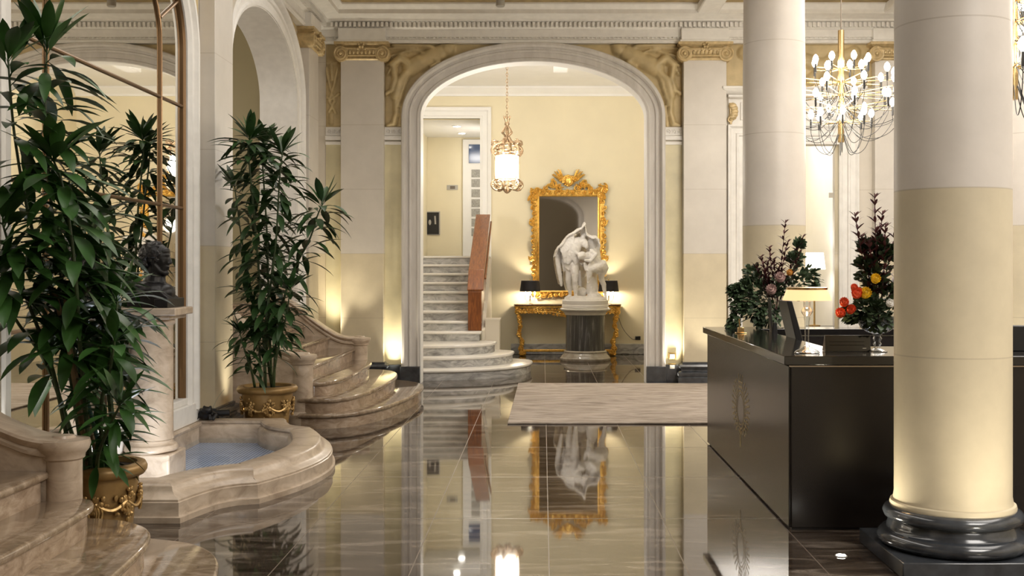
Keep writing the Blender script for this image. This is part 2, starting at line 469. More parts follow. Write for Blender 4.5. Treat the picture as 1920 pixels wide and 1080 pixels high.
ARCH = [(0, -0.02), (0, .07), (.035, .08), (.05, .06), (.115, .065), (.125, .085), (.135, .09), (.15, .09), (.16, .07), (.185, .075), (.195, .11), (.215, .13), (.245, .13), (.26, .11), (.26, -0.02)]

HALL_ARCH = dict(uc=-0.134, a=1.592, spring=3.75, b=0.78)
DOOR_R = dict(uc=3.52, a=0.65, spring=3.36, rect=True)
STAIR_ARCH = dict(uc=12.83, a=1.50, spring=3.75, b=0.80)
NEAR_ARCH = dict(uc=4.2, a=1.50, spring=3.75, b=0.80)
MIRROR_ARCH = dict(uc=8.27, a=1.66, spring=3.55, b=1.00)

# floor: one polished slab field through lobby and hall
f = MB(); f.box(-6.4, 8.3, -7.2, 24.5, -0.12, 0.0); f.build('floor', M_floor, kind='structure', bevel=0)
c = MB(); c.box(-6.4, 8.3, -4.0, WB + 0.05, ZC, ZC + 0.15); c.build('ceiling', M_ceil, kind='structure')
b_ = MB(); b_.box(2.12, 2.42, -4.0, WB - 0.1, ZC - 0.13, ZC - 0.001); b_.build('trim_1', M_white, kind='structure', bevel=0.02)
b_ = MB(); b_.box(4.69, 4.99, -4.0, WB - 0.1, ZC - 0.13, ZC - 0.001); b_.build('trim_2', M_white, kind='structure', bevel=0.02)

w = MB(); arch_wall(w, -6.3, 8.0, ZC, [HALL_ARCH, DOOR_R], back, 0.22); w.build('wall_back', M_wallstone, kind='structure', sharp=20)
w = MB(); arch_wall(w, -4.0, WB, ZC, [NEAR_ARCH, STAIR_ARCH], left, 0.40); w.build('wall_left', M_wallstone, kind='structure', sharp=20)
w = MB(); arch_wall(w, -6.3, 8.2, ZC, [dict(uc=-.134, a=1.592, spring=3.75, b=.78)], lambda u, z, d: (u, -4.0 + d, z), .3); w.build('wall_front', M_wallstone, kind='structure', sharp=20)
t = MB(); sweep_arch(t, HALL_ARCH, ARCH, lambda u, z, d: (u, -4.0 + d, z), 0.0); t.build('trim_50', M_grayarch, kind='structure', sharp=30)
w = MB(); w.box(-2.6, 2.4, -7.2, -7.0, 0, 5.0); w.build('wall_vestibule', plain('dark_vestibule_paint', (.36, .31, .23), .6), kind='structure')
w = MB(); w.box(8.0, 8.2, -4.0, WB + 0.2, 0, ZC); w.build('wall_right', M_wallstone, kind='structure')
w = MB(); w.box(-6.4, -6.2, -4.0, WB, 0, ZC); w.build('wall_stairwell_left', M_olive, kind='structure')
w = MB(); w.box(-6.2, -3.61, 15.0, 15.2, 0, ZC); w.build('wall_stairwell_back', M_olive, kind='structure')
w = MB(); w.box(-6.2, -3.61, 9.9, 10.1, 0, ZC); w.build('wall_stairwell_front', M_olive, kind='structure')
# white soffits lining the two stair arches
for i, A in enumerate((STAIR_ARCH, NEAR_ARCH)):
    s = MB(); sweep_arch(s, A, [(0.0, .06), (0.0, -.41), (-.012, -.41), (-.012, .06)], left)
    s.build('trim_%d' % (3 + i), M_white, kind='structure', sharp=30)

# archivolts
t = MB(); sweep_arch(t, HALL_ARCH, ARCH, back, 0.24)
for k in range(150):   # the bead row along the moulding
    pass
t.build('trim_5', M_grayarch, kind='structure', sharp=30)
t = MB(); sweep_arch(t, HALL_ARCH, [(0.0, .08), (0.0, -.23), (-.012, -.23), (-.012, .08)], back); t.build('trim_6', M_hallwhite, kind='structure')
for i, A in enumerate((STAIR_ARCH, NEAR_ARCH)):
    t = MB(); sweep_arch(t, A, ARCH, left, 0.0); t.build('trim_%d' % (7 + i), M_white, kind='structure', sharp=30)
# dark stone foot of the hall arch jambs
for i, (u0, u1) in enumerate(((-2.0, -1.722), (1.454, 1.73))):
    t = MB(); t.prism([(u0, 0), (u1, 0), (u1, .24), (u0, .24)], -.1, .14, lambda u, z, w: back(u, z, w)); t.build('baseboard_%s' % ('arch_left', 'arch_right')[i], M_black, kind='structure', bevel=.006)

# cornice carried round left and back wall
def cornice():
    prof = [(0, 4.77), (.10, 4.77), (.115, 4.79), (.115, 4.81), (.08, 4.83), (.08, 4.85), (.10, 4.86), (.10, 4.955), (.14, 4.97), (.15, 4.98), (.15, 5.05),
            (.22, 5.06), (.22, 5.085), (.27, 5.10), (.33, 5.11), (.40, 5.12), (.40, 5.175), (.415, 5.19), (.43, 5.20), (.46, 5.235), (.46, 5.258), (0, 5.258)]
    m = MB(); n = len(prof); vs = []; fs = []
    for st in range(3):
        for d, z in prof:
            vs.append([(WL + d, -4.0, z), (WL + d, WB - d, z), (8.0, WB - d, z)][st])
    for i in range(2):
        for k in range(n): fs.append((i * n + k, i * n + (k + 1) % n, (i + 1) * n + (k + 1) % n, (i + 1) * n + k))
    m.add(vs, fs)
    x = WL + .25
    while x < 8:
        m.box(x, x + .034, WB - .20, WB - .14, 4.982, 5.047); x += .064
    y = 1.0
    while y < WB - .25:
        m.box(WL + .14, WL + .20, y, y + .034, 4.982, 5.047); y += .064
    x = WL + .3   # egg row under the fascia
    while x < 8:
        m.ball((x, WB - .105, 4.842), (.014, .012, .012), 6, 4); x += .06
    m.build('trim_9', M_white, kind='structure', sharp=25)
cornice()

# ------------------------------------------------------------------ low relief panels
def relief(u0, u1, z0, z1, fn, caps, hole=None, d0=0.012, step=0.016, seed=0):
    nu = max(2, int((u1 - u0) / step)); nz = max(2, int((z1 - z0) / step)); vs = []; fs = []
    for j in range(nz + 1):
        for i in range(nu + 1):
            u = u0 + (u1 - u0) * i / nu; z = z0 + (z1 - z0) * j / nz; h = 0.0
            for (ax, az, bx, bz, r, hh) in caps:
                px, pz = bx - ax, bz - az; L = px * px + pz * pz
                t = 0 if L == 0 else max(0, min(1, ((u - ax) * px + (z - az) * pz) / L))
                dd = math.hypot(u - ax - px * t, z - az - pz * t) / r
                if dd < 1: h = max(h, hh * math.sqrt(1 - dd * dd))
            h = h * 1.35 + 0.004 * noise.noise(Vector((u * 7, z * 7, seed)))
            e = min(i, nu - i, j, nz - j)
            vs.append(fn(u, z, d0 + (max(h, 0) if e else -d0 + .001)))
    for j in range(nz):
        for i in range(nu):
            u = u0 + (u1 - u0) * (i + .5) / nu; z = z0 + (z1 - z0) * (j + .5) / nz
            if hole:
                x = (u - hole['uc']) / (hole['a'] + .2); y = (z - hole['spring']) / (hole['b'] + .2)
                if (abs(x) < 1 and y < 0) or x * x + y * y < 1: continue
            a = j * (nu + 1) + i; fs.append((a, a + 1, a + nu + 2, a + nu + 1))
    m = MB(); m.add(vs, fs); return m

def pix(px, py, Y=15.8):
    v = P(px, py, Y); return v.x, v.z
def chain(pts, r, h, Y=15.8):
    q = [pix(*p, Y) for p in pts]
    return [(a[0], a[1], b[0], b[1], r, h) for a, b in zip(q, q[1:])]
def mirror_caps(c, uc):
    return [(2 * uc - a, b, 2 * uc - d, e, r, h) for (a, b, d, e, r, h) in c]
figR = (chain([(1160, 92), (1161, 93)], .10, .075) + chain([(1152, 84), (1170, 83)], .05, .06)                       # head and hair
        + chain([(1176, 100), (1194, 108), (1210, 118)], .115, .075) + chain([(1212, 118), (1230, 128)], .12, .08)        # chest and hips
        + chain([(1176, 98), (1196, 88), (1226, 86), (1262, 84)], .042, .06) + chain([(1186, 112), (1176, 118), (1190, 126)], .036, .07)  # arms
        + chain([(1228, 126), (1248, 110), (1262, 122)], .065, .085) + chain([(1262, 122), (1258, 150), (1264, 170)], .048, .075)   # raised knee and shin
        + chain([(1234, 134), (1250, 152), (1258, 182)], .06, .075) + chain([(1258, 182), (1256, 212), (1262, 232)], .042, .06)     # other leg
        + chain([(1264, 170), (1274, 176)], .032, .06) + chain([(1262, 232), (1272, 236)], .03, .05)
        + sum([chain([(1206 + 6 * k, 100 - 3 * k), (1228 + 9 * k, 92 + 5 * k), (1272, 92 + 16 * k)], .018, .05) for k in range(4)], [])     # wing feathers
        + sum([chain([(1216 + 5 * k, 128 + 3 * k), (1236 + 4 * k, 146 + 6 * k), (1244 + 4 * k, 172 + 14 * k)], .016, .055) for k in range(5)], [])  # drapery folds
        + chain([(1246, 200), (1250, 236)], .03, .04))
g = relief(-0.134, 1.96, 3.60, 4.775, back, figR, HALL_ARCH, seed=1)
g.build('relief_panel', M_relief, sharp=180, cat='relief', label='golden low relief of a reclining winged figure in the right spandrel above the arch', group='golden relief panels')
g = relief(-2.228, -0.134, 3.60, 4.775, back, mirror_caps(figR, -0.134), HALL_ARCH, seed=2)
g.build('relief_panel', M_relief, sharp=180, cat='relief', label='golden low relief of a reclining winged figure in the left spandrel above the arch', group='golden relief panels')
tro = (chain([(612, 128), (620, 165), (628, 190), (618, 210)], .022, .03) + chain([(634, 128), (627, 160), (618, 190), (630, 212)], .022, .03) + chain([(622, 120), (624, 150)], .03, .03)
       + chain([(610, 180), (622, 188), (636, 176)], .018, .03) + chain([(622, 215), (622, 230)], .035, .02) + chain([(613, 120), (634, 118)], .02, .02))
g = relief(-3.06, -2.825, 3.60, 4.775, back, tro, None, step=.012, seed=3)
g.build('relief_panel', M_relief, sharp=180, cat='relief', label='narrow golden trophy relief in the corner left of the arch', group='golden relief panels')
g = relief(2.571, 4.64, 4.16, 4.775, back, chain([(1395, 100), (1450, 130), (1500, 110), (1540, 125), (1600, 100)], .1, .05) + chain([(1520, 150), (1560, 110), (1610, 140)], .08, .05), None, seed=4)
g.build('relief_panel', M_relief, sharp=180, cat='relief', label='golden relief band above the white overdoor, behind the brass chandelier', group='golden relief panels')
for q, (ya, yb, hole, lab) in enumerate(((11.1, 14.55, STAIR_ARCH, 'golden relief round the head of the side staircase arch'), (6.35, 10.4, MIRROR_ARCH, 'golden relief round the head of the tall arched wall mirror'))):
    cs = []
    rr = random.Random(q)
    for s in (-1, 1):
        for k in range(5):
            u = hole['uc'] + s * (hole['a'] + rr.uniform(-.5, .25)); z = rr.uniform(4.2, 4.7)
            cs.append((u, z, u + rr.uniform(-.3, .3), z + rr.uniform(-.5, .1), rr.uniform(.05, .1), .05))
    g = relief(ya, yb, 3.60, 4.775, left, cs, hole, seed=5 + q)
    g.build('relief_panel', M_relief, sharp=180, cat='relief', label=lab, group='golden relief panels')

# wave scroll friezes with white mouldings under the reliefs, yellow marble niches below them
k = 10
for (u0, u1) in ((-3.06, -2.825), (-2.228, -1.985), (1.717, 1.96)):
    m = MB(); m.prism([(u0, 3.485), (u1, 3.485), (u1, 3.605), (u0, 3.605)], -.01, .02, back)
    x = u0 + .05
    while x < u1 - .03:
        m.scroll(back(x, 3.545, .025), .034, 1.3, (1, 0, 0), (0, 0, 1), .009, a0=-1.0, steps=12); x += .075
    m.prism([(u0, 3.42), (u1, 3.42), (u1, 3.475), (u0, 3.475)], -.01, .06, back)
    m.prism([(u0, 3.355), (u1, 3.355), (u1, 3.395), (u0, 3.395)], -.01, .04, back)
    m.build('trim_%d' % k, M_white, kind='structure'); k += 1
    m = MB(); m.prism([(u0, .26), (u1, .26), (u1, 3.355), (u0, 3.355)], -.01, .012, back)
    m.build('trim_%d' % k, M_niche, kind='structure'); k += 1
    m = MB(); m.prism([(u0, 0), (u1, 0), (u1, .26), (u0, .26)], -.01, .05, back)
    m.build('trim_%d' % k, M_black, kind='structure', bevel=.01); k += 1
TRIM = k

# ------------------------------------------------------------------ pilasters and columns
def rect_loft(mb, u0, u1, D, prof, fn):
    vs = []; fs = []
    for off, z in prof:
        for u, d in ((u0 - off, .0005), (u0 - off, D + off), (u1 + off, D + off), (u1 + off, .0005)): vs.append(fn(u, z, d))
    n = len(prof)
    for i in range(n - 1):
        for q in range(4): fs.append((i * 4 + q, i * 4 + (q + 1) % 4, (i + 1) * 4 + (q + 1) % 4, (i + 1) * 4 + q))
    fs += [(3, 2, 1, 0), tuple((n - 1) * 4 + q for q in range(4))]
    return mb.add(vs, fs)

def capital_mb(u0, u1, D, fn, Z=4.52):
    m = MB(); uc = (u0 + u1) / 2; hw = (u1 - u0) / 2
    rect_loft(m, u0, u1, D, [(.0, Z), (.02, Z + .015), (.02, Z + .03), (.0, Z + .035), (.035, Z + .075), (.05, Z + .10), (.05, Z + .155), (.02, Z + .165), (.055, Z + .20), (.08, Z + .215), (.08, Z + .25)], fn)
    uu = Vector(fn(1, 0, 0)) - Vector(fn(0, 0, 0)); zz = Vector((0, 0, 1))
    for s in (-1, 1):
        cu = uc + s * (hw - .03); cz = Z + .085
        n = 20; vs = []; fs = []
        # the roll of the volute, from wall to front
        for dd in (-.01, D + .06):
            for q in range(n):
                a = 2 * PI * q / n; vs.append(fn(cu + s * .02 + .105 * math.cos(a), cz + .105 * math.sin(a), dd))
        for q in range(n): fs.append((q, (q + 1) % n, n + (q + 1) % n, n + q))
        fs += [list(range(n))[::-1], [n + q for q in range(n)]]
        m.add(vs, fs)
        m.scroll(fn(cu + s * .02, cz, D + .065), .095, 2.2, uu * s, zz, .016, a0=PI / 2, hand=-1, steps=36)
        m.ball(fn(cu + s * .02, cz, D + .075), .026, 8, 6)
    for q in range(7):   # egg row between the volutes
        m.ball(fn(uc + (q - 3) * .055, Z + .105, D + .05), (.022, .022, .03), 8, 6)
    m.tube([fn(u0 + .08, Z + .06, D + .045), fn(u1 - .08, Z + .06, D + .045)], .012, 6)
    m.tube([fn(u0 + .04, Z + .155, D + .055), fn(u1 - .04, Z + .155, D + .055)], .014, 6)
    for q in range(5):   # flower at the middle of the abacus
        a = 2 * PI * q / 5 + PI / 2
        m.ball(fn(uc + .032 * math.cos(a), Z + .20 + .032 * math.sin(a), D + .085), (.02, .02, .02), 8, 6)
    for s in (-1, 1): m.ball(fn(uc + s * .05, Z + .15, D + .065), (.022, .02, .02), 8, 6)
    return m

def pilaster(uc, fn, label, D=.15, hw=.3, foot=0.0, cap=True):
    loc = fn(uc, foot, D / 2)
    r = thing('pilaster', label, 'pilaster', loc, 'stone pilasters along the walls')
    u0, u1 = uc - hw, uc + hw
    s = MB(); rect_loft(s, u0, u1, D, [(0, foot + .30), (0, 4.53)], fn); s.build('shaft', M_pil, r, bevel=.006)
    c = capital_mb(u0, u1, D, fn); c.build('capital', M_capital, r, label='gilded scrolled capital')
    c = MB(); rect_loft(c, u0, u1, D, [(.03, 4.768), (.05, 4.775), (.05, 4.80), (.03, 4.81), (.03, 4.965)], fn); c.build('entablature_block', M_white, r, label='white block under the dentils')
    b = MB(); rect_loft(b, u0, u1, D, [(.085, foot + .001), (.085, foot + .09), (.07, foot + .10), (.082, foot + .125), (.082, foot + .15), (.06, foot + .175), (.035, foot + .185), (.035, foot + .205), (.055, foot + .22), (.065, foot + .245), (.055, foot + .27), (.03, foot + .28), (.02, foot + .285), (.02, foot + .30), (0, foot + .305)], fn)
    b.build('base', M_black, r, label='dark polished marble base')
    return r
pilaster(-2.527, back, 'stone pilaster on the left of the big arch, beyond the curved travertine stairs')
pilaster(2.266, back, 'stone pilaster on the right of the big arch, above the two brass sockets')
pilaster(4.94, back, 'stone pilaster right of the side doorway, partly behind the front column')
pilaster(10.755, left, 'stone pilaster between the arched mirror and the staircase arch')
pilaster(14.97, left, 'stone pilaster in the corner beyond the staircase arch')
pilaster(6.03, left, 'stone pilaster between the near staircase arch and the arched mirror', hw=.23)

def column(x, y, label):
    r = thing('stone_column', label, 'column', (x, y, 0), 'free-standing columns')
    m = MB(); m.box(x - .40, x + .40, y - .40, y + .40, 0.0, .085); m.build('plinth', M_black, r, bevel=.006, label='square dark marble plinth')
    R = .308
    m = MB(); m.lathe([(.33, .085), (.375, .09), (.398, .115), (.398, .14), (.378, .165), (.36, .17), (.352, .175), (.345, .20), (.34, .215), (.335, .225), (.34, .23), (.362, .24), (.37, .262), (.36, .285), (.34, .298), (.2, .30)], (x, y, 0), 64, cap=False)
    m.build('base', M_black, r, label='round dark marble base with two rolls', sharp=50)
    m = MB(); m.lathe([(.33, .296), (.332, .31), (.328, .325), (.315, .33), (.312, .345), (R, .37), (R, 2.0), (R - .002, 3.5), (R - .012, 4.65)], (x, y, 0), 72, cap=False); m.build('shaft', M_shaft, r, sharp=50)
    m = MB(); m.lathe([(R - .012, 4.64), (R + .01, 4.66), (R + .01, 4.69), (R - .01, 4.70), (R - .01, 4.76), (R + .05, 4.82), (R + .09, 4.86)], (x, y, 0), 48, cap=False)
    m.box(x - .42, x + .42, y - .42, y + .42, 4.86, ZC - .13); m.build('capital', M_capital, r)
    return r
column(2.255, 6.17, 'stout round column nearest the camera, in front of the dark reception desk')
column(2.30, 11.15, 'round column behind the far end of the dark reception desk')
column(4.84, 11.15, 'round column mostly hidden behind the nearest column')

# ------------------------------------------------------------------ right doorway and the room behind it
dp = [(0, -.02), (0, .05), (.04, .06), (.05, .04), (.11, .045), (.12, .07), (.145, .07), (.16, .05), (.22, .06), (.25, .085), (.27, .085), (.27, -.02)]
m = MB(); sweep_arch(m, DOOR_R, dp, back); m.build('trim_%d' % TRIM, M_white, kind='structure', sharp=30); TRIM += 1
m = MB(); u0, u1 = 2.58, 4.46
m.prism([(u0 + .03, 3.63), (u1 - .03, 3.63), (u1 - .03, 4.02), (u0 + .03, 4.02)], -.01, .03, back)
m.prism([(u0 + .2, 3.70), (u1 - .2, 3.70), (u1 - .2, 3.95), (u0 + .2, 3.95)], -.01, .05, back)
rect_loft(m, u0 + .05, u1 - .05, .06, [(.0, 4.0), (.03, 4.02), (.03, 4.05), (.06, 4.06), (.09, 4.10), (.12, 4.13), (.12, 4.16)], back)
m.build('trim_%d' % TRIM, M_white, kind='structure', bevel=.006); TRIM += 1
for s, uc in ((1, 2.64), (-1, 4.40)):
    m = MB()
    for q in range(5): m.ball(back(uc + s * .05 * math.cos(q * .5 - 1), 3.82 + .09 * math.sin(q * .5 - 1), .05), (.06, .04, .05), 8, 6)
    m.scroll(back(uc, 3.70, .06), .05, 1.5, (s, 0, 0), (0, 0, 1), .016); m.tube([back(uc, 3.64, .05), back(uc, 3.94, .05)], .02, 6)
    m.build('overdoor_ornament', M_capital, cat='ornament', group='gilded overdoor ornaments', label='gilded scallop ornament on the %s end of the white overdoor' % ('left' if s > 0 else 'right'))
for nm, bx, mt in (('wall_side_room_back', (2.5, 8.0, 19.5, 19.7, 0, 4.4), M_yellow), ('wall_side_room_right', (4.45, 4.62, 17.2, 19.5, 0, 4.4), M_hallwhite), ('ceiling_side_room', (2.5, 8.0, 16.02, 19.7, 4.4, 4.5), M_hallwhite)):
    m = MB(); m.box(*bx); m.build(nm, mt, kind='structure')
dr = MB(); a, b2 = P(1500, 440, 19.45), P(1545, 690, 19.45)
dr.box(a.x - .4, b2.x - .02, 19.42, 19.5, 0.02, a.z)
for zz in (.2, 1.25): dr.box(a.x - .3, b2.x - .12, 19.405, 19.42, zz, zz + .85)
d1 = dr.build('door_1', M_hallwhite, kind='structure', bevel=.01)
h = MB(); q = P(1538, 521, 19.40); h.ball(q, .045, 10, 8); h.tube([q, q + Vector((0, .04, 0))], .02, 8); h.build('door_handle', M_dark, d1)
m = MB(); q = P(1558, 366, 17.19); m.box(q.x - .04, q.x + .04, 17.17, 17.2, q.z - .04, q.z + .04); m.build('thermostat', M_white, cat='thermostat', label='small white thermostat on the bright wall inside the side doorway', bevel=.006)

# ------------------------------------------------------------------ the hall behind the arch
HB = 21.1; ZH = 5.03
dH = dict(uc=-1.75, a=.567, spring=4.44, rect=True)
m = MB(); arch_wall(m, -3.5, 2.6, ZH, [dH], lambda u, z, d: (u, HB - d, z), .2); m.build('wall_hall_back', M_yellow, kind='structure')
m = MB(); m.box(-3.5, -3.3, 16.0, HB, 0, ZH); m.build('wall_hall_left', M_yellow, kind='structure')
m = MB(); m.box(2.4, 2.6, 16.02, HB, 0, ZH); m.build('wall_hall_right', M_yellow, kind='structure')
m = MB(); m.box(-3.5, 2.6, 16.02, HB + .2, ZH, ZH + .1); m.build('ceiling_hall', M_hallwhite, kind='structure')
m = MB(); m.box(.17, .40, 16.05, 18.3, ZH - .22, ZH - .001); m.build('trim_%d' % TRIM, M_hallwhite, kind='structure', bevel=.01); TRIM += 1
m = MB(); m.prism([(HB, 4.86), (HB - .04, 4.86), (HB - .05, 4.90), (HB - .10, 4.93), (HB - .16, 5.0), (HB - .16, 5.029), (HB, 5.029)], -3.3, 2.4, lambda u, v, w: (w, u, v)); m.build('trim_%d' % TRIM, M_hallwhite, kind='structure'); TRIM += 1
m = MB(); sweep_arch(m, dH, [(0, -.05), (0, .05), (.03, .06), (.06, .04), (.13, .04), (.15, .07), (.19, .08), (.21, .07), (.21, -.05)], lambda u, z, d: (u, HB - d, z), 1.8); m.build('trim_%d' % TRIM, M_hallwhite, kind='structure', sharp=30); TRIM += 1
m = MB(); m.box(-.6, 2.4, HB - .04, HB, .001, .2); m.build('baseboard_hall', M_carrara, kind='structure', bevel=.008)
# corridor at the head of the hall stairs
for nm, bx, mt in (('floor_corridor', (-4.2, .2, 21.31, 24.3, 1.65, 1.8), M_carrara), ('wall_corridor_back', (-4.2, .2, 24.2, 24.35, 1.8, 4.5), M_yellow),
                   ('wall_corridor_left', (-2.62, -2.5, 21.32, 24.2, 1.8, 4.45), M_yellow), ('wall_corridor_right', (-.75, -.6, 21.32, 24.2, 1.8, 4.45), M_yellow), ('ceiling_corridor', (-4.2, .2, 21.32, 24.35, 4.45, 4.55), M_hallwhite)):
    m = MB(); m.box(*bx); m.build(nm, mt, kind='structure')
a = P(868, 262, 24.2); dd = MB(); dd.box(a.x, -.78, 24.13, 24.2, 1.8, a.z); d2 = dd.build('door_2', M_hallwhite, kind='structure', bevel=.01)
p0, p1 = P(879, 271, 24.13), P(900, 306, 24.13)
m = MB(); m.box(p0.x, p1.x, 24.115, 24.131, p1.z, p0.z); m.build('transom_pane', M_blue, d2)
for yy in (318, 336, 355, 373.5, 391.5, 410, 428):
    p0, p1 = P(884, yy, 24.13), P(900, yy + 14.5, 24.13)
    m = MB(); m.box(p0.x, p1.x, 24.115, 24.131, p1.z, p0.z); m.build('pane', M_curt, d2)
for i, (px, py, Y) in enumerate(((857, 236, 22.25), (866, 250, 23.4))):
    q = P(px, py, Y); r = thing('ceiling_downlight', 'recessed downlight in the corridor ceiling, %s one' % ('nearer brighter', 'farther smaller')[i], 'downlight', (q.x, q.y, 4.45), 'corridor downlights')
    m = MB(); m.lathe([(.10, 0), (.10, -.012), (.07, -.014)], (q.x, q.y, 4.45), 20); m.build('rim', M_hallwhite, r)
    m = MB(); m.lathe([(.065, -.010), (.065, -.018)], (q.x, q.y, 4.45), 20); m.build('lens', M_spot, r)
p0, p1 = P(797, 397.5, 24.19), P(824, 440, 24.19)
r = thing('framed_picture', 'small dark photograph hanging on the yellow corridor wall', 'picture', ((p0.x + p1.x) / 2, 24.19, p1.z))
m = MB(); m.box(p0.x, p1.x, 24.175, 24.2, p1.z, p0.z); m.box(p0.x - .012, p1.x + .012, 24.18, 24.2, p1.z - .012, p0.z + .012); m.build('frame', M_gray, r)
m = MB(); m.box(p0.x + .01, p1.x - .01, 24.165, 24.176, p1.z + .01, p0.z - .01); pn = m.build('print', M_dark, r)
m = MB(); cx = (p0.x + p1.x) / 2; cz = (p0.z + p1.z) / 2
m.ball((cx - .05, 24.165, cz + .02), (.03, .004, .06), 8, 6); m.build('pale_shape', M_gray, pn); m = MB(); m.tube([(cx + .07, 24.164, cz - .02), (cx + .06, 24.164, cz + .16)], .018, 6, flat=.2); m.build('pale_figure', M_gray, pn)
p0, p1 = P(838, 347, 24.19), P(858.5, 356, 24.19)
r = thing('room_sign', 'small grey wall plate with a dark middle on the yellow corridor wall', 'sign', ((p0.x + p1.x) / 2, 24.19, p1.z))
m = MB(); m.box(p0.x, p1.x, 24.18, 24.2, p1.z, p0.z); m.build('plate', M_gray, r, bevel=.003)
m = MB(); m.box(p0.x + .07, p1.x - .06, 24.176, 24.181, p1.z + .02, p0.z - .02); m.build('inset', M_cable, r)
# ------------------------------------------------------------------ marble side staircases
def offset_poly(poly, d):
    """shift a closed outline inwards by d (counter-clockwise outline)"""
    n = len(poly); out = []
    A = sum(poly[i][0] * poly[(i + 1) % n][1] - poly[(i + 1) % n][0] * poly[i][1] for i in range(n))
    sg = 1 if A > 0 else -1
    for i in range(n):
        p0, p1, p2 = Vector(poly[i - 1][:2]), Vector(poly[i][:2]), Vector(poly[(i + 1) % n][:2])
        e1 = (p1 - p0); e2 = (p2 - p1)
        if e1.length < 1e-7: e1 = e2
        if e2.length < 1e-7: e2 = e1
        e1.normalize(); e2.normalize()
        n1 = Vector((-e1.y, e1.x)) * sg; n2 = Vector((-e2.y, e2.x)) * sg
        b = n1 + n2
        if b.length < 1e-5: b = n1
        b.normalize(); k = max(.35, b.dot(n1)); out.append((p1.x + b.x * d / k, p1.y + b.y * d / k))
    return out

def ring_loft(mb, rings, cap_top=True, cap_bot=True):
    n = len(rings[0]); vs = [p for r in rings for p in r]; fs = []
    for i in range(len(rings) - 1):
        for k in range(n): fs.append((i * n + k, i * n + (k + 1) % n, (i + 1) * n + (k + 1) % n, (i + 1) * n + k))
    if cap_bot: fs.append(list(range(n))[::-1])
    if cap_top: fs.append([(len(rings) - 1) * n + k for k in range(n)])
    return mb.add(vs, fs)

RISE = .15
def stair_step(r, outline, k, mat_r, mat_t, z0=0.0, rise=RISE, nose=.03, back_x=None):
    """one step: stone riser with a polished rounded tread on it (tread is a sub-part)"""
    zt = k * rise; inner = offset_poly(outline, nose)
    m = MB(); ring_loft(m, [[(x, y, max(z0, zt - rise)) for x, y in inner], [(x, y, zt - .042) for x, y in inner]])
    s = m.build('step', mat_r, r, sharp=40)
    m = MB(); rings = []
    for d, z in ((.012, zt - .043), (.003, zt - .036), (0, zt - .026), (.001, zt - .012), (.008, zt - .003), (.016, zt)):
        rings.append([(x, y, z) for x, y in offset_poly(outline, d)])
    ring_loft(m, rings); m.build('tread', mat_t, s, sharp=40)

def parapet(r, y0, y1, pts, zbot, newel, xend):
    """low curved stone wall: pts = (x, top height) from the newel up to the wall"""
    cv = smooth_curve([(x, z) for x, z in pts], 8)
    body = MB(); n = len(cv); vs = []; fs = []
    for x, z in [(p.x, p.y) for p in cv]:
        for y, zz in ((y0, zbot), (y1, zbot), (y1, z - .09), (y0, z - .09)): vs.append((x, y, zz))
    for i in range(n - 1):
        for q in range(4): fs.append((i * 4 + q, i * 4 + (q + 1) % 4, (i + 1) * 4 + (q + 1) % 4, (i + 1) * 4 + q))
    fs += [(0, 1, 2, 3), tuple((n - 1) * 4 + q for q in range(4))[::-1]]
    body.add(vs, fs); body.build('parapet', M_trav2, r, sharp=30)
    cap = MB(); prof = [(.0, -.10), (.02, -.09), (.025, -.07), (.018, -.055), (.03, -.045), (.045, -.02), (.04, -.005), (.0, 0.0)]
    vs = []; m = len(prof) * 2
    for p in cv:
        for o, dz in prof: vs.append((p.x, y0 - o, p.y + dz))
        for o, dz in prof[::-1]: vs.append((p.x, y1 + o, p.y + dz))
    fs = []
    for i in range(n - 1):
        for q in range(m): fs.append((i * m + q, i * m + (q + 1) % m, (i + 1) * m + (q + 1) % m, (i + 1) * m + q))
    fs += [list(range(m)), [(n - 1) * m + q for q in range(m)][::-1]]
    cap.add(vs, fs); cap.build('parapet_cap', M_trav2, r, sharp=40)
    nx, ny, nr, nz = newel
    m = MB(); m.lathe([(nr + .035, 0), (nr + .035, .13), (nr + .01, .15), (nr, .16), (nr, nz - .11), (nr + .012, nz - .10), (nr + .014, nz - .08), (nr + .03, nz - .06), (nr + .04, nz - .03), (nr + .035, nz - .008), (nr - .03, nz), (nr - .04, nz + .012), (nr - .09, nz + .016)], (nx, ny, 0), 36)
    m.build('newel_post', M_trav2, r, sharp=40)

# far staircase
r = thing('marble_staircase', 'curved travertine staircase beyond the fountain, rising left through the arch', 'staircase', (-2.4, 12.9, 0), 'curved travertine staircases')
S1 = [(-2.43, 11.22), (-2.25, 11.20), (-2.06, 11.25), (-1.85, 11.47), (-1.66, 11.95), (-1.52, 12.75), (-1.46, 13.5), (-1.52, 14.15), (-1.75, 14.58), (-2.05, 14.74), (-2.4, 14.8)]
S2 = [(-2.40, 11.27), (-2.25, 11.24), (-2.08, 11.3), (-1.93, 11.6), (-1.82, 12.3), (-1.77, 13.1), (-1.79, 13.8), (-1.9, 14.3), (-2.1, 14.55), (-2.4, 14.62)]
S3 = [(-2.40, 11.40), (-2.27, 11.42), (-2.16, 11.62), (-2.10, 12.1), (-2.08, 12.9), (-2.10, 13.7), (-2.18, 14.15), (-2.28, 14.36), (-2.4, 14.4)]
Yc = (11.35, 14.32)
def closed(front, bx, ya, yb):
    c = [(p.x, p.y) for p in smooth_curve(front, 6)]
    return c + [(bx, yb), (bx, ya)]
for k, S, bx in ((1, S1, -2.46), (2, S2, -2.46), (3, S3, -2.46)): stair_step(r, closed(S, bx, S[0][1], S[-1][1]), k, M_trav, M_tread)
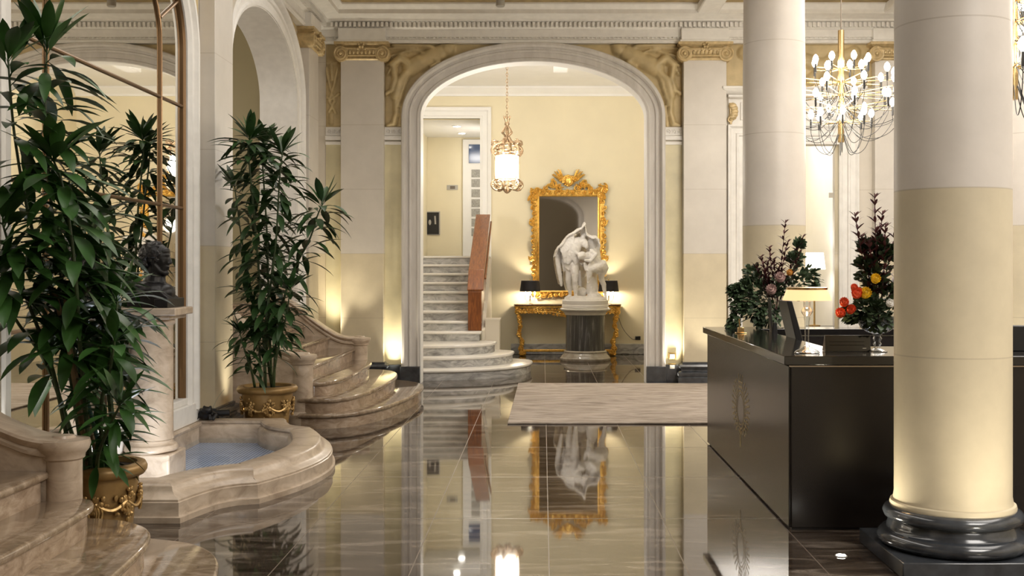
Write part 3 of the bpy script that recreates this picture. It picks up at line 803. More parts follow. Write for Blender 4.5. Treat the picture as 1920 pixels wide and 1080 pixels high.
for k in range(4, 10):
    x = -2.38 - .31 * (k - 4); stair_step(r, [(x, Yc[0] + .12), (x, Yc[1] - .12), (x - .36, Yc[1] - .12), (x - .36, Yc[0] + .12)], k, M_trav, M_tread)
m = MB(); m.box(-6.2, -4.25, 10.1, 15.0, 0, 1.36); m.build('landing', M_trav, r, bevel=.01)
ramp_pts = [(-2.44, .74), (-2.55, .76), (-2.72, .84), (-2.95, 1.0), (-3.15, 1.17), (-3.30, 1.24), (-3.6, 1.26)]
parapet(r, 11.31, 11.46, ramp_pts, 0.0, (-2.455, 11.40, .115, .74), -3.6)
parapet(r, 14.18, 14.34, [(-2.33, .74)] + ramp_pts[1:], 0.0, (-2.335, 14.26, .10, .74), -3.6)
for yy in (11.385, 14.26):
    m = MB(); m.scroll((-3.33, yy, 1.36), .11, 1.6, (1, 0, 0), (0, 0, 1), .045, a0=-PI / 2, hand=1, n=8, steps=24); m.build('scroll_end', M_trav2, r)

# near staircase: the mirror image of the far one about the fountain bay, most of it left of the frame
r = thing('marble_staircase', 'curved travertine staircase in the near left corner, its treads catching the light', 'staircase', (-2.4, 4.3, 0), 'curved travertine staircases')
T1 = [(-2.43, 6.07), (-2.25, 6.07), (-2.06, 6.03), (-1.85, 5.93), (-1.68, 5.72), (-1.58, 5.45), (-1.50, 5.0), (-1.45, 4.3), (-1.46, 3.5), (-1.6, 2.9), (-2.0, 2.45), (-2.4, 2.35)]
T2 = [(-2.40, 5.87), (-2.22, 5.83), (-2.06, 5.72), (-1.95, 5.56), (-1.88, 5.3), (-1.83, 4.8), (-1.79, 4.2), (-1.82, 3.3), (-2.0, 2.75), (-2.4, 2.5)]
T3 = [(-2.42, 5.66), (-2.33, 5.64), (-2.24, 5.58), (-2.19, 5.4), (-2.175, 5.0), (-2.17, 4.3), (-2.18, 3.4), (-2.26, 2.8), (-2.42, 2.65)]
for k, S in ((1, T1), (2, T2), (3, T3)): stair_step(r, closed(S, -2.58, S[0][1], S[-1][1])[::-1], k, M_trav, M_tread)
for k in range(4, 10):
    x = -2.45 - .30 * (k - 4); stair_step(r, [(x, 5.56), (x, 2.85), (x - .36, 2.85), (x - .36, 5.56)], k, M_trav, M_tread)
m = MB(); m.box(-6.2, -4.25, 1.5, 7.0, 0, 1.36); m.build('landing', M_trav, r, bevel=.01)
near_pts = [(-2.40, .755), (-2.52, .77), (-2.62, .80), (-2.78, .875), (-2.95, 1.0), (-3.15, 1.17), (-3.30, 1.24), (-3.6, 1.26)]
parapet(r, 5.56, 5.70, near_pts, 0.0, (-2.41, 5.63, .09, .755), -3.6)
parapet(r, 2.70, 2.86, near_pts, 0.0, (-2.41, 2.78, .10, .755), -3.6)

# ------------------------------------------------------------------ hall staircase with wooden balustrade
r = thing('marble_staircase', 'grey-veined white marble stairs in the hall, climbing to the doorway left of the lantern', 'staircase', (-1.8, 18.0, 0))
def ell(cx, cy, ax, fy, by, n=22):
    pts = [(cx - .0, cy - fy)]
    for k in range(n + 1):
        t = -PI / 2 + PI * k / n
        c_, s_ = math.cos(t), math.sin(t); e = 2 / 2.3
        pts.append((cx + ax * abs(c_) ** e, cy + (fy if s_ < 0 else by) * math.copysign(abs(s_) ** e, s_)))
    return [(-2.6, cy - fy)] + pts[1:] + [(-2.6, cy + by)]
HR = .1535
for k, tip, fy, by in ((1, -.16, 1.66, .75), (2, -.45, 1.33, .55), (3, -.73, 1.02, .34)):
    stair_step(r, ell(-1.85, 17.72, tip + 1.85, fy, by), k, M_carrara, M_carrtop, rise=HR)
for k in range(4, 13):
    y = 17.72 + .305 * (k - 4); stair_step(r, [(-2.6, y), (-.98, y), (-.98, y + (.36 if k < 12 else 1.0)), (-2.6, y + (.36 if k < 12 else 1.0))], k, M_carrara, M_carrtop, rise=HR)
side = [(17.98, .62), (17.98, 1.257), (18.28, 1.575), (20.3, 2.57), (20.3, 1.85), (18.3, .72)]
m = MB(); m.prism([(17.98, .615), (17.98, 1.245), (18.28, 1.56), (20.3, 2.555), (20.3, 1.85), (18.3, .82), (18.2, .615)], -1.205, -.985, lambda u, v, w: (w, u, v)); bl = m.build('balustrade', M_wood, r, bevel=.012, label='solid varnished red-brown wooden balustrade')
m = MB()
for (ya, za), (yb, zb) in (((17.98, 1.25), (18.28, 1.565)), ((18.28, 1.565), (20.32, 2.57))): m.prism([(ya, za), (yb, zb), (yb, zb + .03), (ya, za + .03)], -1.215, -.955, lambda u, v, w: (w, u, v))
m.build('handrail', M_wood, bl, bevel=.01)
m = MB(); m.tube([(-.94, 18.25, 1.45), (-.94, 20.3, 2.46)], .018, 8); m.build('side_rail', M_wood, bl)
m = MB(); m.prism([(17.98, .3), (17.98, .62), (20.3, 1.8), (20.3, .0), (18.2, .0), (18.2, .3)], -.985, -.93, lambda u, v, w: (w, u, v)); m.build('stringer', M_cream, r)
m = MB(); m.box(-.93, -.70, 18.05, 18.5, .30, .775); m.box(-.94, -.69, 18.04, 18.51, .775, .80); m.build('end_block', M_cream, r, label='cream end block beside the balustrade')

# ------------------------------------------------------------------ the big arched wall mirror
r = thing('arched_mirror', 'tall arched wall mirror divided by thin bronze bars, behind the bust and the fountain', 'mirror', (WL, 8.27, .44))
A = MIRROR_ARCH; Z0 = .46
n = 40; poly = [(A['uc'] - A['a'], Z0)] + [(A['uc'] - A['a'] * math.cos(PI * k / n), A['spring'] + A['b'] * math.sin(PI * k / n)) for k in range(n + 1)] + [(A['uc'] + A['a'], Z0)]
m = MB(); m.prism(poly, .004, .014, lambda u, v, w: left(u, v, w)); m.build('mirror_glass', M_mirror, r, sharp=20)
m = MB(); sweep_arch(m, A, [(-.03, .0), (-.03, .03), (-.015, .05), (0, .04), (0, 0)], left, Z0); m.build('bronze_edge', M_bronzeframe, r)
m = MB(); sweep_arch(m, A, [(0, 0), (0, .06), (.04, .09), (.06, .07), (.14, .075), (.16, .11), (.2, .11), (.215, .08), (.25, .075), (.25, 0)], left, .34); m.build('surround', M_white, r, label='white moulded surround', sharp=30)
m = MB(); m.prism([(6.36, .226), (10.18, .226), (10.18, .40), (6.36, .40)], .001, .09, left); m.prism([(6.5, .40), (10.04, .40), (10.04, .46), (6.5, .46)], .001, .06, left); m.build('sill', M_white, r, bevel=.008)
def bar(pts, rr=.017):
    m = MB(); m.tube([left(u, z, .02) for u, z in pts], rr, 8); m.build('glazing_bar', M_bronzeframe, r)
inner = [(7.20, Z0)] + [(8.27 - 1.07 * math.cos(PI * k / 24), 3.50 + .70 * math.sin(PI * k / 24)) for k in range(25)] + [(9.34, Z0)]
bar(inner)
for z in (3.04, 2.14, 1.22): bar([(6.61, z), (9.93, z)], .014)
for s in (-1, 1): bar([(8.27 + s * 1.07, 4.0 - .30), (8.27 + s * 1.62, 4.0)], .014)
bar([(8.27, 4.2), (8.27, 4.55)], .014)

# ------------------------------------------------------------------ fountain basin under the mirror
r = thing('fountain', 'lobed travertine fountain basin on the floor under the arched mirror', 'fountain', (-2.4, 8.75, 0))
half = [tuple(p) for p in smooth_curve([(-2.30, 7.07), (-2.25, 7.28), (-2.18, 7.48), (-2.08, 7.60), (-1.95, 7.66)], 5)]
half += [tuple(p) for p in smooth_curve([(-1.95, 7.66), (-1.79, 8.06), (-1.70, 8.45), (-1.675, 8.75)], 5)][1:]
out = half + [(x, 17.5 - y) for x, y in half[::-1][1:]]
outline = [(WL + .002, 7.07)] + out + [(WL + .002, 10.43)]
def ring(d, z, xb):
    o = offset_poly(outline, d)
    for it in range(0 if d < .13 else 10):
        o = o[:1] + [((o[i - 1][0] + 2 * o[i][0] + o[i + 1][0]) / 4, (o[i - 1][1] + 2 * o[i][1] + o[i + 1][1]) / 4) for i in range(1, len(o) - 1)] + o[-1:]
    for i in range(2, len(o) - 2):
        if o[i][1] < o[1][1]: o[i] = o[1]
        elif o[i][1] > o[-2][1]: o[i] = o[-2]
    o[0] = (xb, o[1][1]); o[-1] = (xb, o[-2][1]); return [(x, y, z) for x, y in o]
prof = [(-.02, 0), (-.02, .035), (-.004, .04), (0, .048), (0, .125), (.008, .13), (.008, .142), (.02, .15), (.055, .163), (.082, .187), (.087, .208), (.10, .22), (.118, .23), (.29, .233), (.312, .226), (.318, .208), (.305, .196), (.33, .178), (.345, .155), (.345, .01)]
m = MB(); rings = [ring(d, z, WL + .003) for d, z in prof]
n = len(outline); vs = [p for q in rings for p in q]; fs = []
for i in range(len(rings) - 1):
    for k in range(n - 1): fs.append((i * n + k, i * n + k + 1, (i + 1) * n + k + 1, (i + 1) * n + k))
m.add(vs, fs); m.build('basin_rim', M_trav2, r, sharp=35)
m = MB(); m.box(WL + .01, -3.10, 7.40, 10.10, 0.0, .18); rect = [(WL + .01, .18), (-3.10, .18), (-3.085, .19), (-3.08, .21), (-3.09, .225), (WL + .01, .225)]
m.prism(rect, 7.38, 10.12, lambda u, v, w: (u, w, v)); m.build('ledge', M_trav2, r, label='stone ledge along the foot of the mirror')
o2 = ring(.22, .03, -3.11); o3 = ring(.22, .006, -3.11)
m = MB(); ring_loft(m, [o3, o2]); m.build('pool_floor', M_mosaic, r, label='blue and white mosaic pool floor')
o2 = ring(.22, .072, -3.11)
m = MB(); m.add(o2, [list(range(len(o2)))]); m.build('water', M_water, r)
m = MB(); m.lathe([(.06, .03), (.06, .05), (.05, .055)], (-2.62, 7.68, 0), 20); m.build('underwater_lamp', emit('lit_underwater_lamp', (.92, .96, 1.0), 20), r)

r = thing('frog_spout', 'small dark bronze frog water spout sitting in the back corner of the fountain rim', 'spout', (-3.07, 10.20, .228))
m = MB(); q = Vector((-3.07, 10.20, .228))
m.ball(q + Vector((0, 0, .055)), (.075, .085, .055), 12, 8); m.ball(q + Vector((.03, -.06, .095)), (.05, .05, .035), 12, 8)
for s in (-1, 1):
    m.ball(q + Vector((.035 + s * .028, -.07, .125)), .016, 8, 6); m.tube([q + Vector((s * .06, .02, .05)), q + Vector((s * .10, -.03, .05)), q + Vector((s * .085, -.08, .01))], [.028, .022, .014], 8); m.tube([q + Vector((s * .05, -.05, .06)), q + Vector((s * .06, -.09, .012))], [.016, .012], 8)
fuse(m, 'frog', M_bronze, r, .008, 2)
m = MB(); m.tube([q + Vector((.08, .04, .055)), q + Vector((.20, .06, .06))], .03, 12); m.build('pipe', M_bronze, r)
m = MB(); m.tube(smooth_curve([q + Vector((.06, .0, .10)), q + Vector((.10, .03, .20)), q + Vector((.15, .06, .27))], 6), .003, 6); m.build('water_jet', M_water, r)

# ------------------------------------------------------------------ bust on its stone post
BX, BY = -2.945, 8.42
r = thing('bust_pedestal', 'round pale stone post with a square top, standing in the fountain before the mirror', 'pedestal', (BX, BY, .03))
m = MB(); m.lathe([(.165, .33), (.16, .36), (.158, 1.18), (.17, 1.19), (.175, 1.21), (.165, 1.23)], (BX, BY, 0), 40); m.build('shaft', M_trav2, r, sharp=40)
m = MB(); m.box(BX - .155, BX + .20, BY - .2, BY + .2, .03, .235); m.lathe([(.205, .235), (.215, .25), (.215, .275), (.20, .29), (.175, .30), (.168, .335)], (BX, BY, 0), 36, sx=.9); m.build('base', M_trav2, r, bevel=.014)
m = MB(); m.box(BX - .20, BX + .20, BY - .19, BY + .19, 1.23, 1.26); m.box(BX - .22, BX + .25, BY - .21, BY + .21, 1.26, 1.315); m.build('top_slab', M_trav2, r, bevel=.008)

def bust():
    s = .000593 * 8.42 / 8.4
    def q(x, z, dy=0.0): return Vector((BX + .02 + (x - 325) * s, BY + dy, 1.316 + (950 - z) * s))
    R = lambda px: px * s
    r = thing('portrait_bust', 'dark bronze portrait bust facing right on the pale stone post', 'bust', (BX, BY, 1.316))
    m = MB()
    m.ball(q(345, 300), (R(175), R(140), R(170)), 20, 14)                       # skull
    m.ball(q(420, 340), (R(105), R(112), R(150)), 16, 12); m.ball(q(432, 430), (R(82), R(88), R(100)), 16, 12); m.ball(q(390, 470), (R(70), R(80), R(70)), 14, 10)                       # face mass
    m.ball(q(455, 245), (R(72), R(100), R(55)), 14, 10)                         # forehead
    m.ball(q(490, 292), (R(42), R(88), R(18)), 12, 8)                           # brow
    capsule(m, [(q(512, 300), R(15)), (q(528, 350), R(20)), (q(540, 388), R(22))], 10)  # nose
    for sg in (-1, 1):
        m.ball(q(522, 398, sg * R(20)), R(16), 8, 6); m.ball(q(480, 322, sg * R(48)), R(17), 8, 6)
        m.ball(q(450, 380, sg * R(70)), (R(45), R(32), R(45)), 10, 8)           # cheek
        capsule(m, [(q(360, 420, sg * R(95)), R(36)), (q(410, 490, sg * R(70)), R(34)), (q(465, 525, sg * R(25)), R(32))], 10)  # jaw
        m.ball(q(350, 370, sg * R(128)), (R(30), R(16), R(45)), 10, 8)          # ear
    m.ball(q(505, 437), (R(24), R(42), R(14)), 10, 6); m.ball(q(500, 466), (R(24), R(40), R(14)), 10, 6)
    m.ball(q(482, 520), (R(38), R(46), R(32)), 10, 8)                           # chin
    capsule(m, [(q(340, 420), R(110)), (q(330, 560), R(105)), (q(310, 690), R(135))], 16)
    capsule(m, [(q(430, 560), R(40)), (q(420, 640), R(60))], 10)
    # shoulders and chest cut square below
    m.ball(q(290, 760), (R(270), R(235), R(150)), 20, 12)
    m.ball(q(440, 770), (R(150), R(190), R(130)), 16, 10)
    m.ball(q(260, 720), (R(200), R(215), R(110)), 16, 12)
    m.prism([(q(55, 0).x, q(0, 952).z), (q(600, 0).x, q(0, 952).z), (q(600, 0).x, q(0, 850).z), (q(470, 0).x, q(0, 740).z), (q(150, 0).x, q(0, 660).z), (q(55, 0).x, q(0, 700).z)], BY - R(205), BY + R(205), lambda u, v, w: (u, w, v))
    o = fuse(m, 'figure', M_bronze, r, .006, 4)
    hm = MB(); rr = random.Random(5)
    for k in range(130):
        a = rr.uniform(0, 2 * PI); t = rr.uniform(-.15, 1)
        d = Vector((-.9 * abs(rr.gauss(0, .6)) + .25, math.cos(a) * .85, t)); d.normalize()
        if d.x > .55 and d.z < .75: continue
        c = q(335, 300) + Vector((d.x * R(180), d.y * R(150), d.z * R(170)))
        rot = Vector((0, 0, 1)).rotation_difference(d)
        hm.ball(c, (R(rr.uniform(28, 45)), R(rr.uniform(28, 45)), R(24)), 8, 6, rot)
    for k in range(26):
        a = rr.uniform(.35, .95) * PI * rr.choice((-1, 1)); hm.ball(q(225 + rr.uniform(-55, 50), 395 + rr.uniform(-40, 55), math.sin(a) * R(120)), R(rr.uniform(30, 44)), 8, 6)
    fuse(hm, 'hair', M_bronze, r, .006, 1, disp=.004, dscale=.012)
    m = MB(); m.box(q(440, 0).x, q(606, 0).x, BY - .215 * .9, BY + .19, q(0, 950).z, q(0, 835).z); m.build('plaque', M_bronze, r, bevel=.004)
bust()
# ------------------------------------------------------------------ potted dracaenas
def make_pot(r, x, y, R, H, z=0.0):
    m = MB(); k = R / .26
    m.lathe([(.17 * k, z), (.175 * k, z + .02), (.205 * k, z + .55 * H), (.225 * k, z + .82 * H), (.225 * k, z + .86 * H)], (x, y, 0), 44)
    p = m.build('pot', M_pot, r, sharp=40)
    m = MB(); m.lathe([(.22 * k, z + .85 * H), (.255 * k, z + .86 * H), (.27 * k, z + .90 * H), (.272 * k, z + .94 * H), (.26 * k, z + .985 * H), (.235 * k, z + H), (.215 * k, z + .99 * H), (.21 * k, z + .9 * H)], (x, y, 0), 44, cap=False); m.build('rim', M_pot, p, sharp=50)
    g = MB(); rr = random.Random(int(y * 10)); zc = z + .60 * H
    for q in range(8):
        a0 = 2 * PI * q / 8 + .3
        def on(a, dz, o=0.0):
            rad = (.21 + (dz + zc - z) / H * .03) * k * .985 + o
            return Vector((x + rad * math.cos(a), y + rad * math.sin(a), zc + dz))
        for w in range(30):
            a = a0 + rr.gauss(0, .12); g.ball(on(a, rr.gauss(.0, .035), .003), (rr.uniform(.009, .02), rr.uniform(.009, .02), rr.uniform(.009, .02)), 7, 5)
        g.tube([on(a0 + t * .78, -.045 * math.sin(PI * t) + .01, .004) for t in [i / 8 for i in range(9)]], .012, 6)
        for w in range(3):
            b = a0 + rr.uniform(-.15, .15); g.tube([on(b, .0, .006), on(b + .04, -.04, .012), on(b + .02, -.07, .006)], .008, 5)
    g.build('garland', M_garl, p, label='raised garland of fruit and flowers')
    m = MB(); m.lathe([(.205 * k, z + .88 * H), (.212 * k, z + .93 * H)], (x, y, 0), 32); m.build('soil', M_soil, r)

def dracaena(r, canes, seed, L=(.22, .32), W=.05, mat=None, dens=1.0, petiole=.3):
    rr = random.Random(seed); st = MB(); fo = MB()
    for pts, z_leaf, dn, lsc in canes:
        cv = smooth_curve(pts, 10); m = len(cv)
        st.tube(cv, [.014 - .009 * i / m for i in range(m)], 7)
        tot = sum((cv[i + 1] - cv[i]).length for i in range(m - 1)); nl = int(tot * dn * dens); ang = rr.uniform(0, 6)
        for k in range(nl + 6):
            t = min(.999, (k + rr.random()) / nl)
            if k >= nl: t = .995
            i = int(t * (m - 1)); p = cv[i].lerp(cv[min(i + 1, m - 1)], t * (m - 1) - i)
            if p.z < z_leaf: continue
            ang += 2.4 + rr.uniform(-.4, .4)
            tip = t > .93
            el = rr.uniform(.5, 1.25) if tip else rr.uniform(-.15, .65)
            d = Vector((math.cos(ang) * math.cos(el), math.sin(ang) * math.cos(el), math.sin(el)))
            if p.x + d.x * .3 < (-2.95 if p.y < 6.4 else -3.05) and p.y < 11.2 and d.x < 0: d.x = -d.x
            l = rr.uniform(*L) * lsc * (1.0 if not tip else .85)
            fo.leaf(p, d, Vector((0, 0, 1)) if abs(d.z) < .9 else Vector((1, 0, 0)), l, W * rr.uniform(.8, 1.25) * lsc, rr.uniform(.25, .95) * (0.5 if tip else 1), .22, 7, petiole)
    st.build('canes', M_greenstem, r); fo.build('foliage', mat or M_leaf, r, sharp=60, recalc=False)

# far plant, between the fountain and the far stairs
PX, PY = -2.645, 10.75
r = thing('potted_dracaena', 'tall dracaena in a gilded garland pot between the fountain and the far staircase', 'potted plant', (PX, PY, 0), 'potted dracaenas')
make_pot(r, PX, PY, .275, .49)
def V3(px, py, Y): return P(px, py, Y)
B = lambda dx, dy: Vector((PX + dx, PY + dy, .44))
V0 = V3
def V3(px, py, Y): return V0(px, py, Y + .22)
canes = [
 ([B(-.02, 0), V3(492, 600, 10.2), V3(478, 420, 10.1), V3(466, 290, 10.1), V3(468, 262, 10.1)], .95, 42, 1.0),
 ([B(.03, .05), V3(505, 600, 10.3), V3(500, 430, 10.35), V3(492, 300, 10.4), V3(494, 268, 10.4)], .95, 42, 1.0),
 ([B(.0, -.06), V3(498, 610, 10.1), V3(516, 470, 10.0), V3(524, 340, 9.95), V3(530, 285, 9.95)], .95, 40, 1.0),
 ([B(.06, .0), V3(520, 620, 10.2), V3(545, 520, 10.1), V3(580, 450, 10.0), V3(595, 405, 9.95), V3(604, 385, 9.95)], 1.1, 34, 1.0),
 ([B(-.07, .03), V3(485, 640, 10.3), V3(470, 540, 10.35), V3(452, 440, 10.4), V3(440, 350, 10.4)], .95, 38, .95),
 ([B(.05, -.05), V3(520, 660, 10.1), V3(535, 600, 10.0), V3(545, 540, 9.95)], .75, 42, .9),
 ([B(-.1, -.05), V3(470, 690, 10.1), V3(458, 655, 10.05), V3(450, 625, 10.05)], .6, 46, .8),
 ([B(.02, .1), V3(500, 650, 10.4), V3(505, 560, 10.5), V3(512, 480, 10.5)], .8, 40, .95),
]
dracaena(r, canes, 3, L=(.26, .40), W=.064, dens=1.35, petiole=.17)

# near plant, between the near stairs and the fountain
V3 = V0
QX, QY = -2.50, 6.30
r = thing('potted_dracaena', 'large dracaena in a garland pot between the near staircase and the fountain', 'potted plant', (QX, QY, 0), 'potted dracaenas')
make_pot(r, QX, QY, .25, .52)
B = lambda dx, dy: Vector((QX + dx, QY + dy, .47))
canes = [
 ([B(-.05, 0), V3(135, 640, 6.2), V3(100, 420, 6.2), V3(85, 210, 6.1), V3(88, 90, 6.1)], 1.15, 30, 1.1),
 ([B(-.1, .05), V3(120, 640, 6.3), V3(60, 430, 6.1), V3(28, 260, 6.0), V3(15, 110, 5.95)], 1.1, 30, 1.05),
 ([B(.0, -.1), V3(150, 650, 6.1), V3(140, 500, 6.0), V3(120, 360, 6.0), V3(100, 300, 6.0)], 1.1, 36, 1.15),
 ([B(.08, .05), V3(195, 640, 6.35), V3(190, 520, 6.4), V3(170, 420, 6.4)], 1.0, 40, 1.0),
 ([B(.1, 0), V3(205, 690, 6.3), V3(215, 620, 6.3), V3(218, 590, 6.3), V3(220, 565, 6.3)], .65, 44, .95),
 ([B(.06, -.1), V3(190, 760, 6.1), V3(205, 700, 6.05), V3(215, 640, 6.0)], .50, 46, .9),
 ([B(.04, -.12), V3(185, 850, 6.0), V3(205, 800, 5.95), V3(225, 760, 5.9)], .5, 60, .8),
 ([B(-.12, -.05), V3(100, 700, 6.2), V3(50, 560, 6.1), V3(20, 470, 6.0), V3(5, 420, 5.95)], .95, 38, 1.1),
 ([B(-.12, .08), V3(90, 690, 6.4), V3(30, 600, 6.1), V3(-10, 520, 5.95)], .85, 38, 1.05),
 ([B(.02, .08), V3(165, 660, 6.5), V3(160, 560, 6.55), V3(150, 480, 6.55)], .9, 42, 1.05),
]
dracaena(r, canes, 11, L=(.26, .42), W=.066, mat=M_leaf2, dens=1.35, petiole=.17)
m = MB(); m.tube([B(-.03, -.05), V3(130, 650, 6.1), V3(100, 540, 6.1)], [.017, .016, .014], 8); m.tube([B(.03, -.04), V3(128, 650, 6.12), V3(123, 560, 6.12)], [.014, .013, .012], 8); m.build('bare_cane', M_cane, r)
m = MB(); m.tube([B(.05, -.02), V3(112, 560, 6.22)], .013, 8); m.build('support_stake', M_stake, r, label='green plastic support stake')

# ------------------------------------------------------------------ rug
m = MB(); m.prism([(-.365, 11.55), (2.55, 11.55), (2.55, 15.56), (-.345, 15.56)], .001, .02); m.build('rug', M_rug, bevel=.006, cat='rug', label='large greyish streaked rug on the floor before the big arch')

# ------------------------------------------------------------------ reception desk
DX, DY0, DY1, DH = 1.512, 6.87, 10.30, 1.07
r = thing('reception_desk', 'long dark brown reception desk with a polished black counter and faint gold emblem', 'reception desk', (2.6, 8.5, 0))
m = MB(); m.box(DX, DX + .42, DY0 + .02, DY1, .012, DH - .065); m.build('side_panel', M_desk, r, bevel=.004)
m = MB(); m.box(DX + .012, 4.6, DY0, DY0 + .72, .015, DH - .065); m.build('front_panel', M_desk, r, bevel=.004)
m = MB(); m.box(DX + .015, 4.6, DY0 + .01, DY0 + .7, 0.0, .02); m.box(DX + .02, DX + .40, DY0 + .1, DY1 - .02, 0, .02); m.build('toe_strip', M_dark, r)
m = MB(); m.prism([(1.475, DY0 - .03), (4.62, DY0 - .03), (4.62, 7.70), (1.93, 7.70), (1.93, 9.95), (3.2, 9.95), (3.2, 10.33), (1.475, 10.33)], DH - .055, DH); m.build('counter', M_counter, r, bevel=.004)
m = MB(); m.box(DX + .0, 4.6, DY0 - .012, DY0 + .01, DH - .068, DH - .06); m.build('edge_strip', M_edge, r)
m = MB(); m.box(1.9, 3.2, 9.97, 10.3, .02, DH - .065); m.build('rear_panel', M_desk, r, bevel=.004)
# gold emblem on the side panel: oval wreath under a crown
m = MB(); ey, ez = 8.57, .527; xx = DX - .001
uv = lambda u, v: (xx, ey + u, ez + v)
for a_, b_, w in ((.17, .145, .008), (.13, .115, .005)): m.tube([uv(a_ * math.cos(t), b_ * math.sin(t)) for t in [2 * PI * k / 40 for k in range(41)]], w, 6, flat=1, cap=False)
for k in range(30):
    t = 2 * PI * k / 30
    if abs(math.cos(t)) < .35: continue
    for e in (.22, .29, .36): m.ball(uv(e * math.cos(t), (e * .62) * math.sin(t) + .02), (.012, .02, .010), 6, 4)
    m.tube([uv(.19 * math.cos(t), .16 * math.sin(t)), uv((.34 + .03 * (k % 2)) * math.cos(t), .21 * math.sin(t) + .02)], .005, 5)
for s in (-1, 0, 1): m.tube([uv(s * .05, .17), uv(s * .085, .25)], .009, 5); m.ball(uv(s * .085, .26), .012, 6, 4)
m.tube([uv(-.08, .17), uv(.08, .17)], .010, 5); m.tube([uv(-.09, .21), uv(.09, .21)], .006, 5)
m.tube([uv(0, -.15), uv(0, -.26)], .022, 6); m.tube([uv(-.07, -.16), uv(0, -.19), uv(.07, -.16)], .010, 6); m.ball(uv(0, -.265), .024, 8, 6)
for q in range(len(m.v)): m.v[q].x = xx + (m.v[q].x - xx) * .08
m.build('emblem', M_emblem, r, label='faint gold crowned oval emblem')

# things on the counter
q = P(1513, 663, 7.06); x, y, z = q.x, q.y, DH
r = thing('table_lamp', 'crystal table lamp with a wide glowing amber shade at the counter corner', 'lamp', (x, y, z))
m = MB(); m.lathe([(.075, 0), (.08, .006), (.07, .018), (.045, .03), (.022, .042), (.014, .055)], (x, y, z), 32); m.build('foot', M_crystal, r)
m = MB(); m.lathe([(.015, .05), (.013, .1), (.015, .2), (.02, .225), (.018, .235), (.03, .25), (.038, .265), (.03, .28), (.018, .29), (.021, .30), (.021, .34), (.016, .35)], (x, y, z), 24); m.build('stem', M_crystal, r)
m = MB(); m.lathe([(.152, .335), (.125, .405)], (x, y, z), 48, cap=False); m.build('shade', M_amber, r)
m = MB(); m.lathe([(.127, .402), (.128, .415), (.115, .418), (.02, .418)], (x, y, z), 40); m.build('shade_top', M_brass, r, label='brass rim on the shade')
p0, p1 = P(1547, 632, 7.22), P(1632, 660, 7.22)
r = thing('counter_sign', 'small dark wedge-shaped sign block standing on the counter beside the crystal lamp', 'sign', ((p0.x + p1.x) / 2, 7.25, DH))
m = MB(); m.prism([(7.21, 0.001), (7.225, .105), (7.235, .105), (7.30, .001)], p0.x, p1.x, lambda u, v, w: (w, u, DH + v)); m.build('block', M_counter, r, bevel=.002)
m = MB()
for k in range(2): m.box(p0.x + .03, p1.x - .04, 7.2125 + k * .003, 7.2165 + k * .003, DH + .04 + .022 * k, DH + .044 + .022 * k)
m.build('engraved_lines', M_desk, r)
m = MB(); m.box(p1.x - .052, p1.x - .03, 7.211, 7.2145, DH + .019, DH + .024); m.build('white_mark', M_hallwhite, r)
q = P(1389, 626, 9.28)
r = thing('brass_caddy', 'small brass holder near the far left corner of the dark counter', 'holder', (q.x, 9.28, DH))
m = MB(); m.box(q.x - .045, q.x + .045, 9.24, 9.32, DH, DH + .008); m.box(q.x - .025, q.x + .025, 9.26, 9.30, DH + .008, DH + .05); m.build('block', M_brass, r, bevel=.004)
m = MB(); m.tube([(q.x - .01, 9.28, DH + .05), (q.x - .012, 9.28, DH + .12)], .005, 6); m.build('pen', M_brass, r)

# monitors behind the counter, seen from the back
def monitor(px, Y, label, lean, w=.5):
    q = P(px, 640, Y); x = q.x
    r = thing('computer_monitor', label, 'monitor', (x, Y, .74))
    m = MB(); m.prism([(-.10, .93), (.02, 1.36), (.06, 1.36), (-.04, .93)], Y - w / 2, Y + w / 2, lambda u, v, ww: (x - u * lean, ww, v)); m.build('screen', M_dark, r, bevel=.006)
    m = MB(); m.prism([(0, .74), (.06, 1.15), (.09, 1.15), (.16, .74)], Y - .05, Y + .05, lambda u, v, ww: (x + u * .7 - .02, ww, v)); m.build('stand', M_dark, r)
    m = MB(); m.box(x - .08, x + .22, Y - .14, Y + .14, .73, .745); m.build('foot', M_dark, r)
monitor(1481, 8.7, 'tilted black monitor behind the counter, below the darker bouquet', 1.0, .34)
monitor(1444, 9.45, 'slim upright black monitor edge at the far end of the counter', .2, .1)
m = MB(); m.box(1.93, 3.4, 8.0, 9.6, .70, .73); m.build('work_table', M_desk, cat='table', label='dark work table sunk behind the reception counter', bevel=.004)
m = MB(); m.box(3.02, 3.5, 7.25, 7.34, DH, DH + .165); m.build('desk_screen', M_dark, cat='screen', label='low black screen on the counter, right of the nearest column', bevel=.006)

